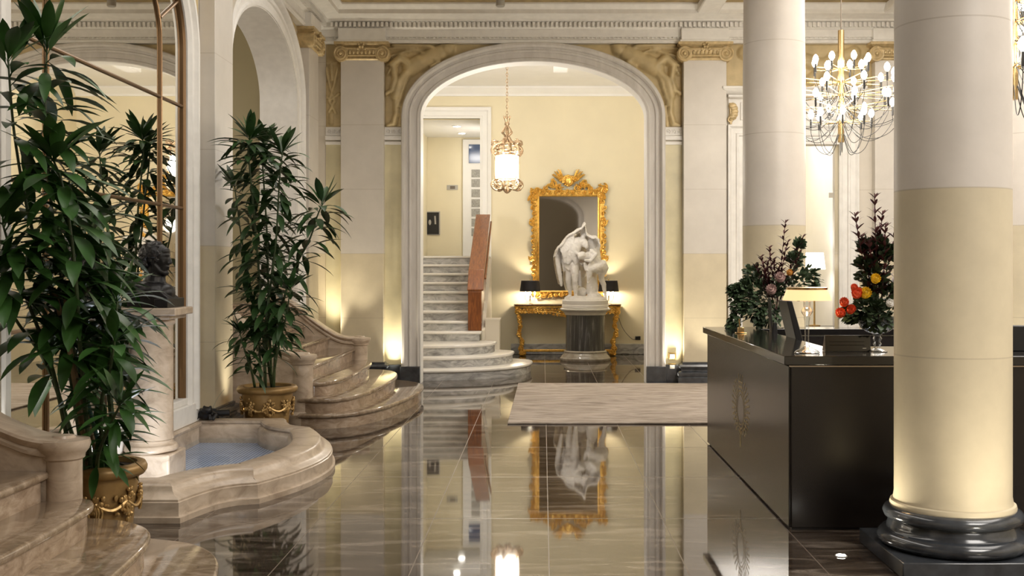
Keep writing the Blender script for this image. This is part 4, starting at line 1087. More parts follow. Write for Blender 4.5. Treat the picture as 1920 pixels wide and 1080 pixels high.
# flower arrangements
def spray(mb, base, tip, rr, L=.10, n=16):
    cv = smooth_curve([base, base.lerp(tip, .5) + Vector((rr.uniform(-.02, .02), rr.uniform(-.02, .02), 0)), tip], 8)
    mb.tube(cv, .003, 5); m = len(cv)
    for k in range(n):
        t = .35 + .65 * k / n; i = int(t * (m - 1)); p = cv[i]; a = k * 2.4
        d = Vector((math.cos(a) * .75, math.sin(a) * .75, .55 + .5 * (k / n))); mb.leaf(p, d, (0, 0, 1), L * (1.15 - .6 * k / n), .017, .35, .1, 5, .05)
def bouquet(r, c, tips, mass, leafmat, seed, nleaf=420, round_leaf=True):
    rr = random.Random(seed); m = MB(); g = MB()
    for t in tips: spray(m, c, t, rr, n=40)
    m.build('maroon_sprays', M_red, r, sharp=60, recalc=False)
    for k in range(nleaf):
        p, rad = rr.choice(mass); d = Vector((rr.gauss(0, 1), rr.gauss(0, 1), rr.gauss(0, 1))); d.normalize()
        q = p + d * rad * rr.uniform(.45, 1.05); dd = (q - c).normalized() + d * .6
        g.leaf(q, dd, (rr.uniform(-1, 1), rr.uniform(-1, 1), 1), rr.uniform(.035, .058), rr.uniform(.03, .045), .5, .1, 4, .08)
    for p, rad in mass: g.tube([c, c.lerp(p, .6) + Vector((0, 0, .03)), p], .004, 5)
    g.build('foliage', leafmat, r, sharp=60, recalc=False)
def bloom(name, r, p, R, mat, d=(0, -1, .3), n=26, label=None):
    m = MB(); d = Vector(d).normalized(); rot = Vector((0, 0, 1)).rotation_difference(d); rr = random.Random(int(p.x * 999))
    m.ball(p + d * R * .1, R * .78, 10, 8)
    for ringi in range(3):
        for k in range(n // 2):
            a = 2 * PI * k / (n // 2) + ringi * .3; e = .15 + ringi * .5
            v = rot @ Vector((math.cos(a) * math.cos(e), math.sin(a) * math.cos(e), math.sin(e)))
            m.leaf(p + v * R * .45, (v + d * .5), d, R * .72, R * .42, -.5, .35, 4, .02)
    m.build(name, mat, r, sharp=60, recalc=False, label=label)

Y2 = 7.20; q = P(1645, 662, Y2); VX = q.x
r = thing('footed_bowl_vase', 'footed smoky glass bowl vase on the counter beside the nearest column', 'vase', (VX, Y2, DH))
m = MB(); m.lathe([(.062, 0), (.064, .005), (.05, .012), (.022, .022), (.018, .035), (.028, .05), (.018, .065), (.03, .085), (.02, .10), (.03, .112), (.022, .118)], (VX, Y2, DH), 32); m.build('foot', M_crystal, r)
m = MB(); m.lathe([(.022, .116), (.07, .128), (.105, .155), (.128, .20), (.132, .225), (.126, .225), (.10, .165), (.06, .138), (.01, .13)], (VX, Y2, DH), 40, cap=False); m.build('bowl', M_smoke, r)
r = thing('flower_arrangement', 'bright bouquet of orange and yellow flowers with tall maroon sprays in the footed bowl', 'flowers', (VX, Y2, DH + .14))
c = Vector((VX, Y2, DH + .15))
T = lambda px, py, dy=0.0: P(px, py, Y2 + dy)
mass = [(T(1650, 560), .13), (T(1630, 580, -.06), .09), (T(1672, 545, .05), .14), (T(1625, 500, .04), .06), (T(1635, 520), .08), (T(1650, 465, .03), .05), (T(1625, 465, .05), .04), (T(1668, 480), .06), (T(1600, 590, -.03), .05), (T(1645, 592, -.08), .09), (T(1690, 560), .13)]
bouquet(r, c, [T(1602, 398, .03), T(1640, 362), T(1655, 395, .05), T(1628, 450, -.03), T(1660, 420, -.04), T(1614, 440, .05), T(1645, 430, .06), T(1690, 400), T(1700, 450, .05)], mass, M_euc, 4, 1100)
for px, py, R, mt, lb in ((1582, 568, .034, M_orange, 'orange-red flower at the edge of the bouquet'), (1606, 551, .042, M_orange, 'orange-red flower'), (1594, 583, .030, M_orange, None), (1575, 588, .036, M_orange, None), (1601, 540, .026, M_orange, None), (1622, 551, .042, M_yel, 'round yellow flower'), (1641, 524, .036, M_yel, None), (1668, 570, .03, M_hallwhite, 'white flower'), (1596, 580, .03, M_orange, None)):
    bloom('bloom', r, T(px, py, -.14), R, mt, (0, -1, .25), label=lb)

Y1 = 10.14; q = P(1456, 612, Y1); UX = q.x
r = thing('glass_vase', 'clear glass vase half hidden behind the black monitor', 'vase', (UX, Y1, DH))
m = MB(); m.lathe([(.06, 0), (.065, .006), (.03, .02), (.025, .04), (.05, .07), (.09, .11), (.11, .17), (.105, .17), (.08, .11), (.03, .06)], (UX, Y1, DH), 32, cap=False); m.build('body', M_crystal, r)
r = thing('flower_arrangement', 'darker bouquet of trailing eucalyptus and dusky proteas at the far end of the counter', 'flowers', (UX, Y1, DH + .12))
c = Vector((UX, Y1, DH + .13)); T = lambda px, py, dy=0.0: P(px, py, Y1 + dy)
mass = [(T(1440, 560), .16), (T(1420, 545, .05), .13), (T(1470, 540), .14), (T(1500, 530, .02), .14), (T(1398, 560, -.05), .10), (T(1385, 575, -.05), .08), (T(1415, 580, -.08), .11), (T(1395, 540, -.04), .07), (T(1380, 600, -.08), .05), (T(1378, 545, -.05), .05), (T(1425, 600, -.05), .05), (T(1490, 488, .05), .07), (T(1498, 460, .06), .04), (T(1410, 515, .05), .08), (T(1520, 520), .09), (T(1445, 590, -.08), .10), (T(1372, 612, -.08), .03)]
bouquet(r, c, [T(1473, 412, .03), T(1478, 450), T(1508, 440, .05), T(1500, 470), T(1442, 462), T(1438, 490, .04), T(1425, 480, -.03), T(1450, 485, .05), T(1415, 495), T(1432, 505, -.05), T(1460, 500)], mass, M_euc, 9, 2000)
for px, py, R in ((1446, 545, .055), (1463, 522, .055)): bloom('bloom', r, T(px, py, -.17), R, M_protea, (-.2, -1, .3), label='dusky pink protea')
bloom('bloom', r, T(1480, 512, -.12), .035, plain('amber_petal', (.45, .2, .03), .5), (0, -1, .3), 14, label='small amber flower')

# white lamp glowing inside the side doorway
q = P(1527, 505, 17.0); x, y = q.x, 17.0
m = MB(); m.box(x - .35, x + .30, 16.75, 17.15, .70, .74)
tb = thing('side_table', 'small dark table inside the side doorway, carrying the white lamp', 'table', (x, 16.95, 0)); m.build('table_top', M_desk, tb, bevel=.004)
for sx in (-.32, .27):
    for yy in (16.78, 17.11): m = MB(); m.tube([(x + sx, yy, 0), (x + sx, yy, .705)], .018, 8); m.build('leg', M_desk, tb)
r = thing('table_lamp', 'slim table lamp with a glowing white shade inside the side doorway', 'lamp', (x, y, .74))
m = MB(); m.lathe([(.09, .74), (.09, .755), (.015, .765), (.012, 1.6)], (x, y, 0), 20); m.build('stem', M_brass, r)
m = MB(); m.lathe([(.165, P(0, 505, 17).z), (.135, P(0, 474, 17).z)], (x, y, 0), 36, cap=False); m.build('shade', M_litshade, r)
# ------------------------------------------------------------------ statue on its drum
SX, SY = .745, 19.72
r = thing('statue_pedestal', 'round pedestal with a dark streaked marble drum and pale mouldings, standing in the hall', 'pedestal', (SX, SY, 0))
m = MB(); m.lathe([(.44, 0), (.448, .01), (.448, .045), (.43, .06), (.425, .075), (.40, .10), (.375, .13), (.37, .145), (.38, .15), (.38, .165), (.365, .18)], (SX, SY, 0), 56); m.build('base', M_base, r, sharp=40, label='pale polished round base')
m = MB(); m.lathe([(.345, .175), (.345, .81)], (SX, SY, 0), 56); m.build('drum', M_drum, r, label='dark streaked drum')
m = MB(); m.lathe([(.345, .80), (.36, .805), (.365, .83), (.375, .84), (.385, .855), (.42, .875), (.445, .89), (.445, .91), (.43, .92), (.2, .922)], (SX, SY, 0), 56); m.build('top', M_carrtop, r, sharp=40, label='white moulded top')

def statue():
    s = .00157; z0 = .922
    q = lambda x, z, dy=0.0: Vector((SX + (x - 400) * s, SY + dy, z0 + (1020 - z) * s))
    r = thing('marble_statue', 'white marble group of two figures sheltering under a windblown cloak', 'statue', (SX, SY, z0))
    m = MB(); m.lathe([(.40, .0), (.41, .01), (.41, .05), (.40, .06), (.405, .075), (.405, .13), (.385, .145), (.2, .15)], (SX, SY, z0), 48); m.build('base', M_statue, r, sharp=40)
    m = MB(); K = lambda pts: capsule(m, [(q(x, z, d), R * s) for x, z, d, R in pts], 14)
    # rocky ground
    for x, z, d, a, b, c in ((400, 925, 0, 235, 210, 34), (300, 915, -.06, 110, 120, 30), (520, 920, -.02, 120, 130, 28), (360, 850, .1, 60, 60, 60), (480, 800, .06, 68, 62, 130), (500, 900, .03, 90, 90, 60)):
        m.ball(q(x, z, d), (a * s, b * s, c * s), 16, 10)
    # standing man, leaning over
    K([(235, 545, .02, 52), (222, 640, .02, 44), (212, 715, 0, 34), (222, 790, .03, 30), (232, 865, .05, 17)]); K([(232, 880, .05, 17), (190, 905, .0, 15), (172, 912, -.01, 10)])
    K([(272, 545, -.06, 52), (282, 640, -.10, 43), (284, 712, -.11, 34), (286, 790, -.08, 31), (290, 865, -.07, 18)]); K([(292, 880, -.07, 18), (300, 905, -.12, 16), (308, 912, -.15, 11)])
    K([(252, 530, -.02, 66), (248, 450, -.02, 58), (275, 370, -.03, 68), (300, 300, -.04, 72)])
    K([(320, 270, -.05, 45), (355, 270, -.08, 28)])
    m.ball(q(392, 300, -.10), (38 * s, 38 * s, 46 * s), 14, 10); m.ball(q(408, 325, -.12), (26 * s, 27 * s, 34 * s), 12, 8); m.ball(q(420, 318, -.145), 9 * s, 8, 6); m.ball(q(380, 275, -.09), (42 * s, 40 * s, 30 * s), 12, 8)
    K([(345, 265, -.02, 32), (395, 200, .0, 24), (388, 130, .0, 17), (386, 105, .0, 17)])           # arm holding the cloak up
    K([(225, 300, -.06, 36), (290, 400, -.16, 25), (325, 425, -.19, 19)]); m.ball(q(328, 432, -.2), (24 * s, 20 * s, 28 * s), 10, 8)   # arm round the girl
    # loincloth and long hanging cloak end
    for k in range(9): K([(205 + k * 13, 470, -.07 + .012 * abs(k - 4), 26), (190 + k * 15, 560 + (k % 3) * 14, -.09 + .015 * abs(k - 4), 22)])
    K([(140, 330, .03, 34), (90, 420, .03, 34), (95, 520, .02, 30), (112, 640, .02, 26), (132, 765, .02, 16)])
    K([(150, 320, .08, 30), (150, 450, .06, 34), (165, 600, .04, 14)])
    # girl crouching against him
    m.ball(q(345, 440, -.20), (34 * s, 36 * s, 42 * s), 14, 10); m.ball(q(330, 455, -.23), (20 * s, 22 * s, 24 * s), 10, 8); m.ball(q(362, 425, -.18), (42 * s, 40 * s, 38 * s), 12, 8)
    K([(375, 465, -.16, 24), (430, 440, -.10, 50), (500, 480, -.06, 58), (570, 575, -.03, 62)])
    K([(470, 385, -.12, 28), (515, 420, -.16, 23), (450, 495, -.22, 20), (395, 490, -.24, 15)])
    K([(560, 560, -.08, 52), (500, 580, -.16, 46), (445, 590, -.18, 40), (440, 660, -.18, 32), (430, 725, -.17, 17)]); K([(430, 728, -.17, 15), (424, 738, -.2, 10)])
    K([(590, 600, .02, 46), (580, 690, .02, 34), (608, 760, .04, 30), (622, 860, .05, 17), (630, 905, .02, 14)]); K([(628, 910, .02, 14), (632, 922, -.05, 11)])
    # wind-puffed skirt
    for k in range(16):
        t = k / 15; K([(390 + 210 * t, 525 + 30 * math.sin(t * 9) + 40 * t, -.17 + .16 * t, 17), (400 + 225 * t, 555 + 42 * math.sin(t * 7 + 1) + 30 * t, -.19 + .18 * t, 15)])
    K([(590, 530, -.02, 50), (625, 570, .0, 38), (610, 620, .0, 30)])
    # cloak stretched over both heads
    n1, n2 = 16, 8; vs = []; fs = []
    prof = [(62, 430), (85, 350), (140, 285), (205, 205), (290, 150), (350, 120), (388, 62), (402, 120), (420, 190), (470, 205), (525, 225), (552, 275), (562, 325)]
    cv = smooth_curve([Vector((a, b, 0)) for a, b in prof], 4); N_ = len(cv)
    for side in (0, 1):
        for i, p in enumerate(cv):
            for j in range(n2 + 1):
                t = j / n2; dy = -.16 + .30 * t
                sag = 26 * math.sin(i * .9 + j * .5) * .35 + (50 * (t - .35) ** 2) * (1 if i < N_ * .55 else 1.6)
                vs.append(q(p.x + 7 * math.sin(j * 1.7 + i * .3), p.y + sag + side * 26, dy + .012 * math.sin(i * .8)))
    M_ = n2 + 1; off = N_ * M_
    for i in range(N_ - 1):
        for j in range(n2):
            a = i * M_ + j; fs.append((a, a + 1, a + M_ + 1, a + M_)); b = a + off; fs.append((b, b + M_, b + M_ + 1, b + 1))
    for i in range(N_ - 1):
        for j in (0, n2):
            a = i * M_ + j; fs.append((a, a + M_, a + M_ + off, a + off))
    for j in range(n2):
        for i in (0, N_ - 1):
            a = i * M_ + j; fs.append((a, a + off, a + off + 1, a + 1))
    m.add(vs, fs)
    for k in range(10):   # ridges of cloth falling down his back
        t = k / 9; K([(110 + 150 * t, 330 - 150 * t, -.10, 14), (150 + 120 * t, 420 - 110 * t, -.13, 13), (165 + 70 * t, 520 - 40 * t, -.10, 10)])
    for k in range(6): K([(440 + 22 * k, 205 + 10 * k, .05, 16), (470 + 16 * k, 330 + 14 * k, .10, 20), (480 + 16 * k, 480, .10, 20)])
    K([(470, 300, .12, 70), (500, 450, .12, 80)])
    for k in range(14):   # crumpled shirt and skirt folds
        t = k / 13
        K([(215 + 120 * t, 330 - 20 * math.sin(t * 6), -.10 - .05 * math.sin(t * PI), 12), (205 + 110 * t, 410, -.11 - .05 * math.sin(t * PI), 13), (185 + 150 * t, 500 + 25 * math.sin(t * 11), -.10 - .04 * math.sin(t * PI), 12)])
    for k in range(12):
        t = k / 11
        K([(470 + 120 * t, 470 + 80 * t, -.13 + .1 * t, 12), (440 + 170 * t, 540 + 50 * t, -.20 + .16 * t, 15), (420 + 190 * t, 600 + 22 * math.sin(t * 13) + 20 * t, -.22 + .2 * t, 13)])
    fuse(m, 'figures', M_statue, r, .0085, 2, disp=.006, dscale=.03)
statue()

# ------------------------------------------------------------------ gilt mirror and console on the hall wall
GB = HB - .002
p0, p1 = P(1009, 366, 21.0), P(1123, 547, 21.0)      # glass
r = thing('gilt_mirror', 'tall mirror in a carved gilt frame with a crest, hanging behind the statue', 'mirror', ((p0.x + p1.x) / 2, GB, p1.z - .1))
m = MB(); m.box(p0.x - .03, p1.x + .03, GB - .03, GB - .02, p1.z - .03, p0.z + .03); m.build('mirror_glass', M_mirror2, r)
m = MB(); e = .02
x0, x1, z0, z1 = p0.x, p1.x, p1.z, p0.z
yf = GB - .06
m.box(x0 - .10, x0, GB - .055, GB, z0 - .08, z1 + .10); m.box(x1, x1 + .10, GB - .055, GB, z0 - .08, z1 + .10); m.box(x0, x1, GB - .055, GB, z1, z1 + .10); m.box(x0, x1, GB - .055, GB, z0 - .08, z0)
for a, b in (((x0, z0), (x0, z1)), ((x0, z1), (x1, z1)), ((x1, z1), (x1, z0)), ((x1, z0), (x0, z0))): m.tube([(a[0], yf, a[1]), (b[0], yf, b[1])], .022, 8)
rr = random.Random(2)
def orn(m, x, z, R, n=7, y=yf):
    """a knot of carved leaves and curls"""
    for k in range(n):
        a = rr.uniform(0, 2 * PI); d = rr.uniform(.1, .8) * R
        rot = Matrix.Rotation(rr.uniform(0, PI), 3, 'Y')
        m.ball((x + d * math.cos(a), y - rr.uniform(0, .03), z + d * math.sin(a)), (R * rr.uniform(.25, .5), R * .18 + .01, R * rr.uniform(.12, .22)), 8, 6, rot)
    m.scroll((x, y - .02, z), R * .75, 1.4, (rr.choice((-1, 1)), 0, 0), (0, 0, 1), R * .16 + .004, a0=rr.uniform(0, 6))
z = z0
while z < z1:
    for s, x in ((-1, x0 - .07), (1, x1 + .07)): orn(m, x + s * rr.uniform(0, .03), z, rr.uniform(.045, .075), 5)
    z += .105
x = x0
while x < x1:
    orn(m, x, z0 - .06, rr.uniform(.05, .085), 6); orn(m, x, z1 + .06, rr.uniform(.05, .07), 6); x += .11
for s, xx in ((-1, x0 - .05), (1, x1 + .05)):
    for k in range(6): orn(m, xx + s * rr.uniform(-.03, .09), z1 + rr.uniform(-.10, .16), .09, 7)
    for k in range(3): orn(m, xx + s * rr.uniform(-.02, .05), z0 + rr.uniform(-.1, .12), .07, 6)
    for zz in (.35, .72): orn(m, xx + s * .06, z0 + (z1 - z0) * zz, .085, 7)
m.build('frame', M_gold, r)
m = MB(); xc = (x0 + x1) / 2
orn(m, xc, z1 + .27, .15, 14, yf - .02); m.ball((xc, yf - .03, z1 + .27), (.09, .05, .11), 14, 10)
for s in (-1, 1):
    orn(m, xc + s * .30, z1 + .20, .11, 9); orn(m, xc + s * .17, z1 + .14, .09, 8); orn(m, xc + s * .15, z1 + .33, .08, 7); orn(m, xc + s * .42, z1 + .12, .07, 6)
    for k in range(6):   # fan of quills
        a = .25 + k * .17; m.tube([(xc + s * .08, yf, z1 + .25), (xc + s * (.10 + .24 * math.sin(a)), yf - .01, z1 + .27 + .22 * math.cos(a) + .02 * (k % 2))], [.03, .008], 6)
    m.tube(smooth_curve([(xc + s * .2, yf, z1 + .12), (xc + s * .36, yf - .02, z1 + .2), (xc + s * .45, yf, z1 + .10), (xc + s * .6, yf, z1 + .10)], 5), .025, 6)
m.build('crest', M_gold, r, label='carved crest with a shell and quills')

x0, x1 = P(963, 0, 20.6).x, P(1166, 0, 20.6).x; ty = 20.62; TZ = .955
r = thing('console_table', 'carved gilt console table with a thin dark top against the hall wall', 'console table', ((x0 + x1) / 2, 20.84, 0))
m = MB(); xm = (x0 + x1) / 2
front = [(x0, 20.70), (x0 + .02, 20.62), (x0 + .25, 20.60), (x0 + .4, 20.64), (xm, 20.58), (x1 - .4, 20.64), (x1 - .25, 20.60), (x1 - .02, 20.62), (x1, 20.70)]
m.prism(front + [(x1, 21.05), (x0, 21.05)], TZ - .03, TZ); m.build('tabletop', marble('dark_brown_marble_top', [(.3, (.07, .035, .02)), (.7, (.22, .12, .07))], (1, 1, 1), 8, 1, .15), r, bevel=.006)
m = MB(); x = x0 + .12
m.box(x0 + .06, x1 - .06, 20.66, 20.70, TZ - .065, TZ - .03)
while x < x1 - .1:
    t = abs(x - xm) / (x1 - xm); dz = .05 * (1 - t) if t < .3 else 0
    m.scroll((x, 20.66, TZ - .105), .04, 1.5, (rr.choice((-1, 1)), 0, 0), (0, 0, 1), .012, a0=rr.uniform(0, 6)); orn(m, x + .03, TZ - .155 - dz, .035, 4, 20.66); x += .065
m.tube([(x0 + .1, 20.66, TZ - .15), (xm - .3, 20.66, TZ - .14), (xm, 20.65, TZ - .20), (xm + .3, 20.66, TZ - .14), (x1 - .1, 20.66, TZ - .15)], .012, 6)
for k in range(4): orn(m, xm + rr.uniform(-.1, .1), TZ - .17 - rr.uniform(0, .07), .06, 6, 20.65)
m.build('apron', M_gold, r, label='openwork carved apron')
for s, xl in ((1, x0 + .10), (-1, x1 - .10)):
    for yy in (20.70, 20.98):
        m = MB(); pts = [(xl - s * .03, yy, TZ - .04), (xl - s * .035, yy, TZ - .12), (xl + s * .0, yy - .01, .70), (xl + s * .02, yy - .01, .55), (xl - s * .01, yy, .42), (xl + s * .05, yy, .26), (xl + s * .03, yy, .14), (xl + s * .06, yy, .03)]
        cv = smooth_curve(pts, 5); n = len(cv); m.tube(cv, [.055 - .025 * math.sin(PI * i / n) + .012 * math.sin(i * 1.3) for i in range(n)], 10)
        if yy < 20.8:
            for i in range(0, n, 3): orn(m, cv[i].x, cv[i].z, .05, 5, yy - .035)
        m.ball((xl + s * .06, yy, .04), (.07, .05, .04), 10, 8); m.ball((xl - s * .02, yy - .01, .82), (.045, .045, .06), 10, 8)
        m.build('leg', M_gold, r)
m = MB(); m.box(x0 + .12, x1 - .12, 20.69, 20.73, .075, .12); m.box(x0 + .12, x0 + .17, 20.70, 20.98, .075, .12); m.box(x1 - .17, x1 - .12, 20.70, 20.98, .075, .12); m.build('stretcher', M_gold, r, bevel=.008)

def console_lamp(px, label):
    q = P(px, 571, 20.79); x, y = q.x, 20.79
    r = thing('console_lamp', label, 'lamp', (x, y, TZ), 'black-shaded console lamps')
    m = MB(); m.lathe([(.055, 0), (.055, .01), (.02, .02), (.012, .05), (.022, .07), (.012, .09), (.012, .14)], (x, y, TZ), 20)
    arms = [(-.085, 0), (.0, -.085), (.085, 0), (0, .085)]
    for dx, dy in arms: m.tube(smooth_curve([(x, y, TZ + .08), (x + dx * .6, y + dy * .6, TZ + .05), (x + dx, y + dy, TZ + .10)], 6), .007, 6)
    m.build('base', M_crystal, r)
    m = MB(); m.lathe([(.008, .05), (.008, .47), (.02, .475)], (x, y, TZ), 12); m.build('rod', M_brass, r)
    for dx, dy in arms:
        m = MB(); m.lathe([(.01, .10), (.012, .16), (.014, .17)], (x + dx, y + dy, TZ), 10); m.build('candle', M_hallwhite, r)
        m = MB(); m.ball((x + dx, y + dy, TZ + .20), (.015, .015, .032), 8, 6); m.build('bulb', M_candle, r)
    m = MB(); m.lathe([(.192, .235), (.165, .435)], (x, y, TZ), 40, cap=False); sh = m.build('shade', M_shade, r)
    return x, y
L1 = console_lamp(994, 'black-shaded candle lamp on the console, left of the gilt mirror')
L2 = console_lamp(1141, 'black-shaded candle lamp on the console, half hidden right of the statue')
m = MB(); q0, q1 = P(1163, 635, 21.08), P(1196, 634, 21.08)
r = thing('wall_socket', 'dark plugged socket low on the hall wall right of the console', 'socket', (q1.x, HB, q1.z))
m.box(q1.x - .05, q1.x + .05, HB - .02, HB, q1.z - .035, q1.z + .035); m.build('plate', M_dark, r, bevel=.004)
m = MB(); m.box(q1.x - .045, q1.x - .005, HB - .06, HB - .02, q1.z - .02, q1.z + .03); m.build('plug', M_dark, r)
m = MB(); m.tube(smooth_curve([(q1.x - .03, HB - .045, q1.z), P(1186, 636, 21.05), P(1172, 622, 21.03), P(1163, 605, 21.02), P(1158, 585, 21.0)], 8), .006, 6); m.build('lamp_cable', M_cable, cat='cable', label='thin lamp cable hanging from the console to the wall socket')

# ------------------------------------------------------------------ gilt lantern on its chain
LX, LY = -.577, 18.0
zz = lambda py: P(0, py, LY).z
r = thing('hanging_lantern', 'ornate gilt lantern glowing on a long chain in the arch', 'lantern', (LX, LY, zz(362)))
m = MB(); z = zz(222); k = 0
while z < ZH - .02:
    a = [(LX + (.016 * math.cos(t) if k % 2 else 0), LY + (0 if k % 2 else .016 * math.cos(t)), z + .03 + .034 * math.sin(t)) for t in [2 * PI * i / 12 for i in range(13)]]
    m.tube(a, .005, 5, cap=False); z += .052; k += 1
m.lathe([(.06, ZH - .03), (.05, ZH - .002)], (LX, LY, 0), 20)
m.build('chain', M_lantern, r)
m = MB(); m.lathe([(.02, zz(236)), (.045, zz(233)), (.03, zz(229)), (.05, zz(222)), (.02, zz(222))], (LX, LY, 0), 12)
m.lathe([(.05, zz(268)), (.02, zz(255)), (.03, zz(249)), (.01, zz(236))], (LX, LY, 0), 12)
for k in range(6):
    a = PI / 3 * k + .3; c, s = math.cos(a), math.sin(a); o = lambda rad, py: (LX + rad * c, LY + rad * s, zz(py))
    m.tube(smooth_curve([o(.02, 236), o(.06, 243), o(.085, 249), o(.05, 253), o(.03, 257)], 5), .012, 6)
    m.tube([o(.045, 222), o(.06, 217)], [.014, .004], 5)
m.build('crown', M_lantern, r, label='openwork crown')
m = MB()
for k in range(6):
    a = PI / 3 * k + .3; c, s = math.cos(a), math.sin(a); o = lambda rad, py: Vector((LX + rad * c, LY + rad * s, zz(py)))
    m.tube(smooth_curve([o(.04, 258), o(.08, 265), o(.20, 272), o(.255, 281), o(.23, 289), o(.195, 293)], 6), [.02] * 31, 6)
    m.scroll(o(.21, 267), .05, 1.4, (c, s, 0), (0, 0, 1), .015, a0=-1.5); m.scroll(o(.23, 285), .05, 1.3, (c, s, 0), (0, 0, 1), .015, a0=2)
    m.tube(smooth_curve([o(.195, 337), o(.25, 342), o(.255, 350), o(.18, 357), o(.08, 354), o(.02, 361)], 6), .016, 6)
    m.scroll(o(.235, 346), .045, 1.4, (c, s, 0), (0, 0, 1), .014, a0=1)
    m.tube([o(.197, 291), o(.197, 338)], .012, 6)
    for j in range(7): m.ball(o(rr.uniform(.1, .24), rr.uniform(268, 290)) + Vector((rr.uniform(-.04, .04), rr.uniform(-.04, .04), 0)), (.03, .03, .018), 6, 5)
    for j in range(6): m.ball(o(rr.uniform(.08, .22), rr.uniform(340, 356)) + Vector((rr.uniform(-.04, .04), rr.uniform(-.04, .04), 0)), (.025, .025, .016), 6, 5)
for py in (292, 337): m.lathe([(.20, zz(py) - .012), (.215, zz(py)), (.20, zz(py) + .012)], (LX, LY, 0), 6 * 4, cap=False)
m.lathe([(.012, zz(363)), (.03, zz(358)), (.015, zz(354)), (.015, zz(340))], (LX, LY, 0), 10)
m.build('cage', M_lantern, r, label='scrolled gilt cage')
m = MB(); m.lathe([(.185, zz(336)), (.185, zz(293))], (LX, LY, 0), 24); m.build('glass', M_glow, r, label='bright frosted glass')

# ------------------------------------------------------------------ brass chandeliers
def bulb_arm(root, x, y, z, a, R, mesh_cache):
    key = round(R, 3)
    if key not in mesh_cache:
        m = MB(); m.tube([(0, 0, 0), (R, 0, .012)], .0055, 6); m.lathe([(.011, 0), (.011, .045)], (R, 0, .005), 8)
        me = m.build('arm', M_brass, loc=(0, 0, 0)); arm_m = me.data; bpy.data.objects.remove(me)
        m = MB(); m.lathe([(.009, 0), (.028, .03), (.032, .052), (.023, .08), (.007, .10)], (R, 0, .048), 10); me = m.build('bulb', M_bulb, loc=(0, 0, 0)); bm_ = me.data; bpy.data.objects.remove(me)
        m = MB(); m.lathe([(.012, -.05), (.013, .0), (.012, .05)], (R, 0, .0), 8)
        m.tube(smooth_curve([(R, 0, -.05), (R * .98, .0, -.14), (R * .75, 0, -.30), (R * .4, 0, -.33), (.03, 0, -.12)], 6), .0035, 5); me = m.build('cord', M_dark, loc=(0, 0, 0)); cm = me.data; bpy.data.objects.remove(me)
        mesh_cache[key] = (arm_m, bm_, cm)
    am, bm_, cm = mesh_cache[key]
    arm = bpy.data.objects.new('arm', am); COL.objects.link(arm); arm.parent = root; arm.location = (0, 0, z); arm.rotation_euler = (0, 0, a)
    for nm, d in (('bulb', bm_), ('cord', cm)):
        o = bpy.data.objects.new(nm, d); COL.objects.link(o); o.parent = arm
def chandelier(x, y, zb, H, label, seed):
    r = thing('chandelier', label, 'chandelier', (x, y, zb), 'brass bulb chandeliers')
    m = MB(); m.lathe([(.034, 0), (.034, H)], (x, y, zb), 20); m.build('rod', M_brass, r)
    m = MB(); m.tube([(x, y, zb + H), (x, y, ZC)], .006, 6); m.lathe([(.06, ZC - .05 - zb), (.06, ZC - .001 - zb)], (x, y, zb), 16); m.build('suspension_cable', M_cable, r)
    cache = {}; rr = random.Random(seed)
    for k, (f, R, n) in enumerate(((.655, .30, 8), (.535, .56, 10), (.42, .72, 12), (.30, .64, 10), (.175, .32, 8))):
        for j in range(n): bulb_arm(r, x, y, H * f, 2 * PI * (j + .37 * k) / n + .2, R, cache)
    return r
chandelier(P(1577, 0, 12.3).x, 12.3, P(0, 267, 12.3).z, 210 * 12.3 / F, 'brass chandelier of bare bulbs seen between the two big columns', 1)
chandelier(P(1899, 0, 7.6).x, 7.6, P(0, 187, 7.6).z, 1.24, 'brass chandelier of bare bulbs at the right edge, behind the nearest column', 2)

# ------------------------------------------------------------------ small fittings
for py, lb in ((665, 'upper brass wall socket right of the big arch'), (685, 'lower brass wall socket right of the big arch')):
    q = P(1260, py + 2, 15.78); r = thing('brass_socket', lb, 'socket', (q.x, 15.785, q.z), 'brass wall sockets')
    m = MB(); m.box(q.x - .055, q.x + .055, 15.755, 15.788, q.z - .045, q.z + .045); m.build('plate', M_gild2, r, bevel=.008)
    m = MB(); m.box(q.x - .035, q.x + .035, 15.745, 15.757, q.z - .03, q.z + .025); m.build('insert', M_gray, r, bevel=.003)
def floor_light(x, y, lb, R=.035):
    r = thing('floor_light', lb, 'floor light', (x, y, 0), 'small recessed floor lights')
    m = MB(); m.lathe([(R * 1.3, .0005), (R * 1.3, .004), (R, .006)], (x, y, 0), 20); m.build('rim', M_gray, r)
    m = MB(); m.lathe([(R, .004), (R * .95, .008), (R * .5, .010)], (x, y, 0), 20); m.build('lens', M_spot, r)
q = P(1577, 1043, 1); FX = lambda px, py: ((px - CX) / (py - CY) * EYE, F * EYE / (py - CY))
for (px, py, lb) in ((1577, 1043, 'recessed floor light in the dark floor left of the nearest column'), (1098, 689.5, 'recessed floor light in front of the statue pedestal'), (1255, 724.5, 'recessed floor light at the right foot of the big arch')):
    x, y = FX(px, py); floor_light(x, min(y, 15.6), lb, .03 if py < 1000 else .026)
m = MB(); q = P(938, 0, 15.1); m.lathe([(.05, 5.14), (.06, 5.15), (.06, 5.25), (.04, 5.258)], (q.x, 15.1, 0), 16); m.build('ceiling_fitting', M_gray, cat='ceiling fitting', label='small grey fitting on the bronze ceiling above the big arch')

